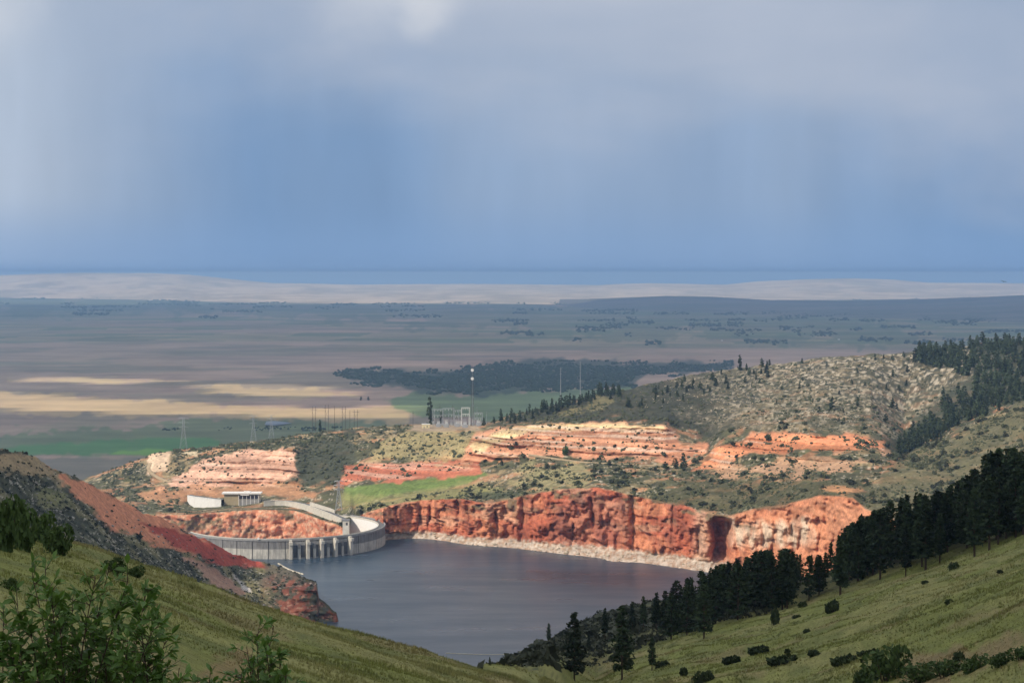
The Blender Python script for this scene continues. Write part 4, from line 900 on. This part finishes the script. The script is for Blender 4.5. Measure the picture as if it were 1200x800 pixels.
for p, u, T in spots:
    front = T < 4.2; vb_ = HV + (CZ - p[2]) / p[1] * F; hmax = (vb_ - topv(u)) * p[1] / F
    h = random.uniform(13, 20); h = min(h, max(hmax, 5) * random.uniform(.86, 1.04))
    if not front: h = max(h, min(hmax * random.uniform(.8, 1.02), 23))
    lab = 'front-row pine of the dark stand on the right slope, ' + ordinal(fr_u.index(u), len(fr_u)) if front else 'dark pine deep inside the dense stand on the right slope'
    plant_tree('pine', p - np.array([0, 0, .3]), h, lab, gp + (', front row' if front else ', behind'), wide=random.uniform(.9, 1.25))

# ---- trees along the far ridge
def ridge_tree(u, v, hpx, lab, grp, wide=1.0, kind='jun', name='conifer_tree'):
    p = far.at(u, v); return plant_tree(kind, p - np.array([0, 0, .5]), hpx * m_per_px(p), lab, grp, name, wide=wide)
CR = far.V[np.argmin(abs(far.T[:, 0] - 7.0))]
def crest_v(u): return float(np.interp(u, far.u, CR))
for k in range(46):
    u = 592 + (728 - 592) * (k / 45) ** .9 + random.uniform(-2, 2); ridge_tree(u, crest_v(u) + random.uniform(1, 9), random.uniform(9, 17) * (1.0 if u > 635 else .8), 'dark conifer in the dense row along the ridge above the switchyard', 'conifers on the ridge above the switchyard')
for u, h in [(587, 16), (579, 8), (567, 10)]: ridge_tree(u, crest_v(u) + 2, h, {587: 'lone pointed conifer on the rim right of the radio mast', 579: 'small conifer left of the lone pointed one by the switchyard', 567: 'small rounded tree at the right end of the switchyard'}[u], None)
ridge_tree(504, 497, 33, 'tall narrow dark tree at the left of the switchyard', None, .55); ridge_tree(517, 497, 16, 'dark tree behind the second gantry', None, .8)
ridge_tree(375, 505, 15, 'dark tree by the power frames on the rim', None, .8)
for k in range(46):
    u = random.uniform(735, 900); ridge_tree(u, crest_v(u) + random.uniform(1, 26) ** 1.0, random.uniform(5, 12), 'small conifer scattered on the slope below the limestone crest', 'conifers scattered by the limestone crest', 1.2)
ridge_tree(867, crest_v(867) + 3, 19, 'tall conifer on the crest left of the limestone slope', None)
for k in range(26):
    u = random.uniform(900, 1068); ridge_tree(u, crest_v(u) + random.uniform(0, 80), random.uniform(4, 9) + (u > 1000) * 2, 'small juniper among the pale limestone rocks', 'junipers among the limestone rocks', 1.4)
for u, v, h in [(975, 480, 16), (1005, 476, 12), (1046, 478, 13), (960, 484, 9)]: ridge_tree(u, v, h, {975: 'tall dark juniper in the middle of the limestone slope', 1005: 'broad juniper right of the tall juniper on the limestone slope', 1046: 'juniper at the right end of the limestone slope', 960: 'short juniper left of the tall juniper on the limestone slope'}[u], None, 1.2)
for k in range(72):
    u = random.uniform(1072, 1215); ridge_tree(u, crest_v(u) + random.uniform(1, 40) * (.4 + (u - 1072) / 180), random.uniform(11, 20), 'dark conifer in the stand on the right end of the ridge', 'conifers on the right end of the ridge', 1.15)
for k in range(100):
    u = random.uniform(1052, 1215); e = np.interp(u, [1050, 1100, 1150, 1200, 1220], [538, 515, 491, 472, 464]); v = e - abs(random.gauss(0, 1)) * (5 + (u - 1050) * .14) - 1
    ridge_tree(u, max(v, crest_v(u) + 4), random.uniform(11, 20), 'dark conifer in the wooded gully behind the green spur', 'conifers in the gully behind the green spur', 1.2)
def joined_trees(name, pts, label):       # the crowns past the count limit, one wooded mass
    Vs = []; Fs = []; b_ = 0
    for p, h, w in pts:
        me = JUN[random.randrange(4)][1]; v = np.empty(len(me.vertices) * 3, np.float32); me.vertices.foreach_get('co', v); v = v.reshape(-1, 3) * np.array([w, w, 1]) * (h / 14.0)
        Vs.append(v + p); Fs.append(np.arange(len(v)).reshape(-1, 4) + b_); b_ += len(v)
    return tag(link(name, mesh_np(name, np.concatenate(Vs), np.concatenate(Fs), M['needles_far'])), label, 'wood', kind='stuff')
pts = []
for k in range(230):
    u = random.uniform(1056, 1230)
    if k % 2: e = np.interp(u, [1050, 1100, 1150, 1200, 1230], [538, 515, 491, 472, 462]); v = max(e - abs(random.gauss(0, 1)) * (5 + (u - 1050) * .17) - 3, crest_v(u) + 5)
    else: u = random.uniform(1076, 1230); v = crest_v(u) + 3 + random.random() * (12 + (u - 1076) * .35)
    p = far.at(u, v); pts.append((p - np.array([0, 0, .5]), random.uniform(10, 17) * m_per_px(p), 1.2))
joined_trees('ridge_wood', pts, 'dark conifer wood filling the gully and the right end of the ridge')
# bench trees
for u, v, h, w, lab in [(663, 533, 14, 1.6, 'bright green rounded tree under the long red cliff band'), (801, 551, 21, .9, 'tall dark juniper at the mouth of the gully'), (792, 549, 13, 1.6, 'broad dark tree left of the tall juniper at the gully'), (780, 550, 10, 1.8, 'low broad tree at the end of the red cliff band'), (588, 545, 8, 1.2, 'small dark juniper on the tan knoll of the bench'), (714, 546, 8, 1.6, 'round dark juniper on the bench track')]:
    p = far.at(u, v); t = plant_tree('jun', p - np.array([0, 0, .4]), h * m_per_px(p), lab, None, 'juniper_tree', 3, w)
    if u == 663:
        t.children[1].data = blob(77, 260, 6, 6, 12, 1.6, M['leaf_green']); t.scale = (1.0, 1.0, h * m_per_px(p) / 14)

# ---- scrub: the largest shrubs as single things, the rest as ground cover
def ico(sub=0):
    import bmesh
    bm = bmesh.new(); bmesh.ops.create_icosphere(bm, subdivisions=sub + 1, radius=1.0); v = np.array([x.co[:] for x in bm.verts]); f = np.array([[q.index for q in x.verts] for x in bm.faces]); bm.free(); return v, f
IV, IF_ = ico(0)
def scatter_blobs(name, P, S, mat, label, cat, colr=None, sq=.75):
    n = len(P); P = np.asarray(P); S = np.asarray(S); j = rng.uniform(.6, 1.35, (n, len(IV), 1))
    v = IV[None] * j; v = v * S[:, None, None] * np.array([1, 1, sq]); th = rng.uniform(0, 6.28, n); c, s_ = np.cos(th)[:, None], np.sin(th)[:, None]
    x = v[..., 0] * c - v[..., 1] * s_; y = v[..., 0] * s_ + v[..., 1] * c; v = np.stack([x, y, v[..., 2]], -1) + P[:, None, :] + np.array([0, 0, .25]) * S[:, None, None]
    f = IF_[None] + (np.arange(n) * len(IV))[:, None, None]
    return tag(link(name, mesh_np(name, v, f.reshape(-1, 3), mat)), label, cat, kind='stuff')
def scatter_leafy(name, P, S, mat, label, cat, nc=9):
    n = len(P); P = np.asarray(P); S = np.asarray(S); d = rng.normal(size=(n, nc, 3)); d /= np.linalg.norm(d, axis=2)[..., None]; d[..., 2] = np.abs(d[..., 2]) * .8
    C = P[:, None, :] + d * S[:, None, None] * rng.uniform(.45, .95, (n, nc, 1)); sz = (S[:, None] * rng.uniform(.3, .7, (n, nc))).ravel()
    V, Fq = cards(C.reshape(-1, 3), sz, .2); return tag(link(name, mesh_np(name, V, Fq, mat)), label, cat, kind='stuff')
def gsample(sheet, n, u0, u1, T0, T1, colr=None, keepf=None):
    uu = rng.uniform(u0, u1, n); TT = rng.uniform(T0, T1, n)
    fj = np.interp(uu, sheet.u, np.arange(len(sheet.u))); fi = np.interp(TT, sheet.T[:, 0], np.arange(len(sheet.T)))
    j = np.clip(fj.astype(int), 0, len(sheet.u) - 2); i = np.clip(fi.astype(int), 0, len(sheet.T) - 2); tj = fj - j; ti = fi - i
    g = lambda A: (A[i, j] * (1 - ti) * (1 - tj) + A[i, j + 1] * (1 - ti) * tj + A[i + 1, j] * ti * (1 - tj) + A[i + 1, j + 1] * ti * tj)
    d, z = g(sheet.D), g(sheet.Z); P = np.stack([(uu - 600) / F * d, d, z], -1); v = HV + (CZ - z) / d * F
    C = colr[i, j] if colr is not None else None
    if keepf is not None:
        k = keepf(uu, v, TT, C); P, uu, v = P[k], uu[k], v[k]; C = C[k] if C is not None else None
    return P, uu, v, C
def keep_far(u, v, T, C):
    r = rng.random(len(u)); rg_ = C[:, 0] / (C[:, 1] + 1e-6); lum = C.sum(1)
    pr = np.where(rg_ > 1.7, np.where(T > 4, .42, .2), np.where(lum > .75, .25, .9)); pr = np.where((T > 1) & (T < 2), .05, pr)
    lawn = inpoly(u, v, [(403, 592), (403, 566), (480, 560), (570, 548), (575, 560), (540, 572), (470, 584)]) > -1
    pad = inpoly(u, v, [(478, 508), (480, 494), (575, 492), (572, 505)]) > 0; ter = inpoly(u, v, [(212, 598), (212, 574), (310, 572), (408, 580), (408, 612), (330, 600)]) > 0
    trk = inpoly(u, v, [(170, 560), (170, 538), (184, 538), (184, 548), (210, 560), (210, 570), (185, 566)]) > 0
    clump = fbm(u / 22, v / 9, 0, 3, 700) > np.where(T > 5.1, .38, .50)
    return (r < pr) & ~lawn & ~pad & ~ter & ~trk & (clump | (r < .10))
P, uu, vv, C = gsample(far, 27000, 120, 1230, 2.02, 6.95, FAR_COL, keep_far)
P2, uu2, vv2, C2 = gsample(far, 2600, 1000, 1230, 4.1, 5.0, FAR_COL, keep_far); P, uu, vv = np.concatenate([P, P2]), np.concatenate([uu, uu2]), np.concatenate([vv, vv2])
S = rng.lognormal(.30, .60, len(P)) * .95; S = np.minimum(S, 4.2); order = np.argsort(-S * F / P[:, 1])
SHR = [blob(800 + k, 46, 1.05, 1.05, 1.3, .55, M['scrub_dark'] if k % 2 else M['scrub']) for k in range(5)]
for q, i in enumerate(order[:300]):
    o = link('shrub', SHR[q % 5], None, P[i] - np.array([0, 0, .15 * S[i]]), random.uniform(0, 6), float(S[i]) * 1.15)
    lab = ('dark shrub on the limestone ridge slope' if vv[i] < 500 and uu[i] > 700 else 'dark shrub on the bench above the red cliffs, right half' if uu[i] > 620 else 'dark shrub on the bench above the dam, left half')
    tag(o, lab, 'shrub', lab.replace('shrub', 'shrubs'))
r_ = order[300:]; scatter_blobs('far_scrub', P[r_], S[r_], M['scrub'], 'low dark sagebrush dotted over the far bank', 'scrub')
def keep_left(u, v, T, C):
    r = rng.random(len(u)); rg_ = C[:, 0] / (C[:, 1] + 1e-6); pr = np.where(rg_ > 1.6, .10, np.where(rg_ > 1.25, .3, .95)); return (r < pr)
P, uu, vv, C = gsample(left, 4200, -120, 372, .95, 2.97, LEFT_COL, keep_left)
S = rng.lognormal(.30, .45, len(P)); scatter_leafy('ridge_scrub', P, S, M['scrub_dark'], 'dense dark scrub covering the left ridge', 'scrub')
P, uu, vv, C = gsample(near, 3000, 560, 900, 4.12, 5.15); S = rng.lognormal(.05, .4, len(P)); scatter_leafy('slope_scrub', P, S, M['scrub_dark'], 'dark scrub on the slope above the near shore', 'scrub')

# ---- limestone blocks on the ridge
BO = []
for k in range(5):
    v = IV * np.random.default_rng(900 + k).uniform(.65, 1.25, (12, 1)) * np.array([1.3, .9, .55]); BO.append(mesh_np('boulder', v, IF_, M['lime']))
def keep_lime(u, v, T, C): return inpoly(u, v, [(750, 462), (770, 446), (830, 434), (900, 426), (1000, 416), (1085, 408), (1075, 440), (1050, 490), (960, 500), (870, 500), (820, 480)]) + (fbm(u / 14, v / 7, 0, 3, 710) - .5) * 60 > 0
P, uu, vv, C = gsample(far, 2600, 745, 1130, 5.3, 6.97, None, keep_lime); S = rng.lognormal(.05, .45, len(P)) * .95
order = np.argsort(-S)
for q, i in enumerate(order[:300]):
    o = link('boulder', BO[q % 5], None, P[i], random.uniform(0, 6), float(S[i]))
    lab = 'pale limestone block on the upper part of the ridge slope' if vv[i] < 455 else 'pale limestone block on the lower part of the ridge slope'
    tag(o, lab, 'boulder', lab.replace('block', 'blocks'))
r_ = order[300:]; scatter_blobs('limestone_rubble', P[r_], S[r_] * .9, M['lime'], 'pale broken limestone rubble strewn over the ridge slope', 'rubble', None, .5)
P, uu, vv, C = gsample(left, 260, -60, 372, 1.0, 2.6); S = rng.lognormal(.2, .4, len(P)) * .8
scatter_blobs('ridge_rubble', P, S, M['rock'], 'grey stones showing between the scrub of the left ridge', 'rubble', None, .55)
P, uu, vv, C = gsample(far, 420, 460, 900, .35, 1.05); S = rng.lognormal(.1, .5, len(P)) * .8
scatter_blobs('shore_rubble', P, S, M['lime'], 'pale stones along the bleached shoreline', 'rubble', None, .55)

# ---- woods and farmsteads on the plain
def wood(name, polys, n, size, label):
    Ps = []; Ss = []
    for poly, w in polys:
        us_ = [p[0] for p in poly]; vs_ = [p[1] for p in poly]; k = int(n * w)
        uu = rng.uniform(min(us_), max(us_), k * 4); vv = rng.uniform(min(vs_), max(vs_), k * 4)
        m = (inpoly(uu, vv, poly) + (fbm(uu / 22, vv / 3, 0, 4, 720) - .5) * 26 - 1 > 0); uu, vv = uu[m][:k], vv[m][:k]
        D = (CZ - PZ) * F / (vv - HV); X = (uu - 600) / F * D; Ps.append(np.stack([X, D, plain_z(X, D)], -1)); Ss.append(rng.uniform(.6, 1.2, len(uu)) * size)
    return scatter_blobs(name, np.concatenate(Ps), np.concatenate(Ss), M['wood_far'], label, 'wood', None, .9)
wood('river_wood', [([(392, 441), (420, 433), (520, 438), (575, 426), (640, 423), (760, 425), (860, 425), (860, 431), (760, 440), (740, 452), (640, 456), (560, 463), (480, 457), (440, 450)], 1.0)], 4200, 9.0, 'dark cottonwood wood along the river on the plain')
BP = []; BS = []
for k in range(150):
    v0 = random.choice([random.uniform(346, 358), random.uniform(352, 376), random.uniform(374, 402)]); u0 = random.uniform(-20, 1180) if v0 < 372 else random.uniform(560, 1160); L = random.uniform(4, 60) * (1 if v0 < 375 else .8); n = int(L * random.uniform(.5, 1.6)) + 2
    uu = rng.uniform(u0, u0 + L, n); vv = v0 + rng.normal(0, .35 + .012 * (v0 - 340), n); D = (CZ - PZ) * F / (vv - HV); X = (uu - 600) / F * D; BP.append(np.stack([X, D, plain_z(X, D)], -1)); BS.append(rng.uniform(.5, 1.2, n) * (9 + D / 3200))
scatter_blobs('plain_trees', np.concatenate(BP), np.concatenate(BS), M['wood_far'], 'distant tree belts and shelter rows across the farmland', 'wood', None, .8)
wood('field_hedge', [([(190, 502), (340, 500), (400, 503), (400, 505), (190, 505)], 1.0)], 70, 5.0, 'thin line of dark bushes across the green field')
for u, v, lab in [(423, 469, 'left one of two round trees alone in the golden field'), (431.5, 469, 'right one of two round trees alone in the golden field')]:
    p = pz(u, v, PZ); p[2] = plain_z(p[0], p[1]); t = plant_tree('jun', p, 17, lab, None, 'field_tree', 3, 1.4)
for i, (u, v, w) in enumerate([(141, 343.5, 50), (175, 353, 45), (520, 349, 40), (983, 398, 16), (908, 362, 40), (846, 399, 12), (1190, 366, 30)]):
    p = pz(u, v, PZ); p[2] = plain_z(p[0], p[1]) if v > 360 else PZ
    t = empty('farm_building', p, ['white barn among the trees at the far left edge of the plain', 'white barn in the shaded fields at far left', 'white barn below the horizon hills near the middle', 'white farm building on the plain above the limestone crest', 'white barn below the low hills on the right', 'small white farm building near the mesa on the right', 'white barn at the far right edge of the plain'][i], 'barn', 'farm buildings on the plain')
    MB().box(0, 0, w * .16, w, w * .5, w * .4).build('wall', M['white'], t)
    MB().add([(-w * .52, -w * .28, w * .36), (w * .52, -w * .28, w * .36), (w * .52, 0, w * .55), (-w * .52, 0, w * .55), (w * .52, w * .28, w * .36), (-w * .52, w * .28, w * .36)], [(0, 1, 2, 3), (3, 2, 4, 5), (0, 3, 5), (1, 4, 2)]).build('roof', M['white'], t)
mb = MB(); mb.add([pz(u, v, PZ + 3.5) for u, v in [(310, 497.5), (312, 493.5), (322, 492.8), (342, 495.2), (336, 496.4), (322, 498.2)]], [(0, 5, 4, 3, 2, 1)]); tag(mb.build('pond', lm), 'small pale pond on the plain behind the twin pylons', 'pond', kind='structure')

# ---- shrubs on the near slopes
SH = [blob(820 + k, 420, 1.0, .8, .8, .2, M['shrub']) for k in range(3)] + [blob(830 + k, 700, 1.0, .9, 1.1, .15, M['shrub_green']) for k in range(3)]
ST = [shrub_stems(840 + k, .8, M['bark']) for k in range(3)]
def shrub(u, v, wpx, hpx, lab, green=False, sheet=near, tall=1.0):
    p = sheet.at(u, v); m_ = m_per_px(p); w = wpx * m_ / 2.2; h = hpx * m_ / 1.0
    t = empty('shrub', p - np.array([0, 0, .1]), lab, 'shrub', 'shrubs on the near grass slopes', random.uniform(-.3, .3)); t.scale = (w, w * .9, h)
    k = random.randrange(3); link('foliage', SH[k + (3 if green else 0)], t); link('stem', ST[k], t); return t
for a_ in [(858, 777, 26, 13, 'low dark shrub at the left end of the row of spreading shrubs'), (890, 766, 30, 14, 'low spreading dark shrub, second in the row on the right slope'), (919, 778, 44, 16, 'wide dark spreading shrub in the middle of the grass slope'), (922, 766, 12, 9, 'small tuft-like shrub behind the wide dark shrub'), (952, 769, 24, 11, 'dark shrub at the right end of the wide spreading shrub'),
           (991, 779, 38, 17, 'dark low shrub left of the green bush at the bottom'), (1020, 768, 34, 11, 'dark shrub just above the green bush at the bottom'), (1122, 776, 22, 18, 'upright dark shrub at the top of the green hedge'), (1111, 708, 17, 9, 'single dark shrub high on the right grass slope'), (1083, 684, 15, 6, 'low flat shrub near the pines on the right slope'),
           (976, 717, 20, 19, 'cone-shaped dark juniper shrub below the pine stand'), (940, 711, 12, 9, 'small dark shrub left of the cone-shaped juniper'), (945, 741, 9, 7, 'tiny dark shrub alone in the grass'), (907, 732, 16, 24, 'upright dark shrub at the foot of the pine stand'), (933, 724, 12, 6, 'flat grey shrub below the pines'), (1117, 667, 14, 12, 'dark shrub at the edge of the pine stand on the right'), (1171, 672, 12, 7, 'small shrub below the rightmost pines'),
           (800, 792, 15, 14, 'small dark shrub at the bottom edge left of the spreading shrubs'), (823, 799, 28, 18, 'round grey-green shrub at the bottom edge'), (775, 781, 20, 10, 'low dark shrub under the small open pine')]: shrub(*a_)
for a_ in [(1036, 800, 58, 38, 'bright green leafy bush at the bottom of the right slope'), (1012, 802, 36, 20, 'green bush left of the bright leafy bush at the bottom edge'), (1075, 801, 46, 22, 'green bush at the left end of the hedge on the right'), (1105, 794, 46, 20, 'green bush in the left middle of the hedge on the right'), (1140, 786, 44, 18, 'green bush in the right middle of the hedge on the right'), (1172, 779, 40, 15, 'green bush in the hedge close to the right edge'), (1196, 773, 34, 15, 'green bush of the hedge cut by the right edge'),
           (8, 646, 52, 60, 'big dark green bush at the left edge of the grass slope'), (30, 646, 40, 46, 'rounded green bush second from the left edge'), (52, 636, 34, 34, 'dark bush behind the rounded green bush at left'), (70, 650, 44, 34, 'broad green bush at the right end of the left thicket')]: shrub(*a_, True)
for a_ in [(10, 690, 26, 15, 'small dark shrub in the grass at the left edge'), (132, 672, 30, 18, 'dark shrub showing behind the leafy sapling'), (160, 676, 26, 14, 'dark shrub right behind the leafy sapling'), (14, 606, 40, 24, 'dark shrub above the thicket at the left edge')]: shrub(*a_, True)

# ---- grass: uncountable tufts over both near slopes
def grass(name, n, u0, u1, T0, T1, hgt, label):
    P, uu, vv, C = gsample(near, n, u0, u1, T0, T1, NEAR_COL); n = len(P); nb = 4
    w = rng.uniform(.5, 1.3, n) * hgt * np.clip(P[:, 1] / 150, .28, 1.5)
    cl = fbm(P[:, 0] / 2.6, P[:, 1] / 5.5, 0, 4, 740); w *= .6 + .9 * sstep(.40, .68, cl)
    Vs = []; Cs = []
    for b_ in range(nb):
        th = rng.uniform(0, 6.28, n); r0 = w * .28 * rng.random(n); bx, by = P[:, 0] + r0 * np.cos(th), P[:, 1] + r0 * np.sin(th)
        ln = rng.uniform(.1, .55, n) * w; hh = w * rng.uniform(.6, 1.1, n); ph = rng.uniform(0, 6.28, n); wd = w * .16
        a_ = np.stack([bx - wd * np.cos(ph), by - wd * np.sin(ph), P[:, 2] - .04], -1); b2 = np.stack([bx + wd * np.cos(ph), by + wd * np.sin(ph), P[:, 2] - .04], -1)
        c_ = np.stack([bx + ln * np.cos(th), by + ln * np.sin(th), P[:, 2] + hh], -1); Vs.append(np.stack([a_, b2, c_], 1))
        k = C * (0.95 + .45 * rng.random((n, 1))); dry = (rng.random(n) < .10)[:, None]; k = np.where(dry, k * .4 + np.array([.24, .2, .1]) * .6, k); Cs.append(np.repeat(k[:, None, :], 3, 1))
    V = np.concatenate(Vs).reshape(-1, 3); Cc = np.concatenate(Cs).reshape(-1, 3)
    return tag(link(name, mesh_np(name, V, np.arange(len(V)).reshape(-1, 3), GM, Cc)), label, 'grass', kind='stuff')
GM, t_, b_, o_ = new_mat('grass_blades'); at = N(t_, 'ShaderNodeAttribute'); at.attribute_name = 'Col'; t_.links.new(at.outputs['Color'], b_.inputs['Base Color'])
grass('slope_grass', 60000, -40, 720, 2.75, 4.02, .19, 'short green and straw grass on the left near slope')
grass('hill_grass', 70000, 680, 1260, 2.95, 4.25, .18, 'short green and straw grass on the right near slope')

# ---- the leafy saplings close to the lookout
LM, t_, b_, o_ = new_mat('sapling_leaves'); oi = N(t_, 'ShaderNodeObjectInfo'); tcn = N(t_, 'ShaderNodeNewGeometry')
nn = noise(t_, tcn.outputs['Position'], 3.0, 3); cr = ramp(t_, nn, [(.35, (.065, .13, .024)), (.65, (.125, .205, .04))])
t_.links.new(cr.outputs[0], b_.inputs['Base Color']); b_.inputs['Roughness'].default_value = .55; b_.inputs['Specular IOR Level'].default_value = .35
trn = N(t_, 'ShaderNodeBsdfTranslucent'); trn.inputs[0].default_value = (.12, .22, .03, 1); mxs = N(t_, 'ShaderNodeMixShader'); mxs.inputs[0].default_value = .25
t_.links.new(b_.outputs[0], mxs.inputs[1]); t_.links.new(trn.outputs[0], mxs.inputs[2]); t_.links.new(mxs.outputs[0], o_.inputs[0])
LV = np.array([(0, 0, 0), (.3, .17, .05), (.62, .19, .03), (1, 0, -.06), (.62, -.19, .03), (.3, -.17, .05), (.45, 0, -.03)]); LF = [(0, 1, 6), (1, 2, 6), (2, 3, 6), (3, 4, 6), (4, 5, 6), (5, 0, 6)]
leaf_me = mesh_np('leaf', LV, LF, LM, None, True)
from mathutils import Euler, Matrix
def sapling(base_uv, D, tips, label, n_leaf, lsize, seed, cap=280):
    rg = np.random.default_rng(seed); gb = px(base_uv[0], base_uv[1], D); gz = near.at(base_uv[0], 812)[2]
    zg = float(np.interp(D, near.D[:, int(np.argmin(abs(near.u - base_uv[0])))], near.Z[:, int(np.argmin(abs(near.u - base_uv[0])))]))
    root_p = np.array([gb[0], D, zg]); t = empty('leafy_sapling', root_p, label, 'bush'); leaves = []
    for (u, v) in tips:
        d = D + rg.uniform(-.45, .45); tip = px(u, v, d) - root_p; b0 = np.array([tip[0] * .55 + rg.normal() * .12, rg.normal() * .12, -.15])
        mid = b0 + (tip - b0) * .5 + np.array([(tip[0] - b0[0]) * -.12 + rg.normal() * .05, rg.normal() * .06, .06]); pts = []
        for k in range(9): s_ = k / 8; pts.append(b0 * (1 - s_) ** 2 + mid * 2 * s_ * (1 - s_) + tip * s_ * s_)
        MB().path([tuple(p) for p in pts], .009, .002, 5).build('stem', M['bark'], t)
        tw = MB(); L = np.linalg.norm(tip - b0)
        for q in range(n_leaf // 5):
            s_ = rg.uniform(.25, 1.0); i = min(7, int(s_ * 8)); p = pts[i] + (pts[i + 1] - pts[i]) * (s_ * 8 - i)
            dr = rg.normal(size=3); dr[2] = abs(dr[2]) * .7 + .25; dr /= np.linalg.norm(dr); tl = rg.uniform(.06, .22) * (1.25 - s_ * .7); e = p + dr * tl
            tw.tube(tuple(p), tuple(e), .003, .0012, 3, False)
            for k in range(5): leaves.append((p + (e - p) * rg.uniform(.35, 1.0), dr, rg.uniform(.65, 1.2) * lsize))
        tw.build('twig', M['bark'], t)['kind'] = 'stuff'
    leaves.sort(key=lambda l: l[0][1]); mats = []
    for p, dr, s_ in leaves:
        d = dr + rg.normal(size=3) * .75; d[2] -= .1; q = Vector(d).to_track_quat('X', 'Z'); e = q @ Euler((rg.uniform(-.9, .9), 0, 0)).to_quaternion(); mats.append((p, e, s_))
    for p, e, s_ in mats[:cap]:
        o = link('leaf', leaf_me, t, p, 0, float(s_)); o.rotation_mode = 'QUATERNION'; o.rotation_quaternion = e
    rest = mats[cap:]
    if rest:
        Vs = np.concatenate([(np.array(e.to_matrix()) @ (LV * s_).T).T + p for p, e, s_ in rest]); Fs = np.concatenate([np.array(LF) + 7 * k for k in range(len(rest))])
        o = link('foliage', mesh_np('foliage', Vs, Fs, LM, None, True), t); o['kind'] = 'stuff'
    return t
sapling((95, 860), 11.0, [(53, 666), (38, 676), (60, 690), (20, 700), (4, 716), (85, 700), (112, 676), (128, 664), (150, 680), (172, 690), (162, 706), (184, 726), (140, 712), (100, 722), (70, 728), (35, 736), (10, 752), (195, 748), (175, 762), (150, 750), (120, 752), (90, 762), (55, 765), (25, 780), (190, 785), (160, 790), (125, 790), (210, 795), (80, 795), (45, 798), (-20, 740), (-25, 780)], 'leafy green sapling bush in the bottom left corner', 250, .066, 51)
sapling((308, 870), 12.0, [(301, 742), (321, 733), (312, 757), (289, 757), (327, 764), (298, 775), (318, 785), (335, 792), (283, 788), (245, 796)], 'small leafy green sapling at the bottom edge right of the big one', 150, .064, 52)
sapling((225, 880), 12.0, [(210, 782), (232, 790), (260, 795)], 'low leafy shoots at the bottom edge between the two saplings', 110, .062, 53)
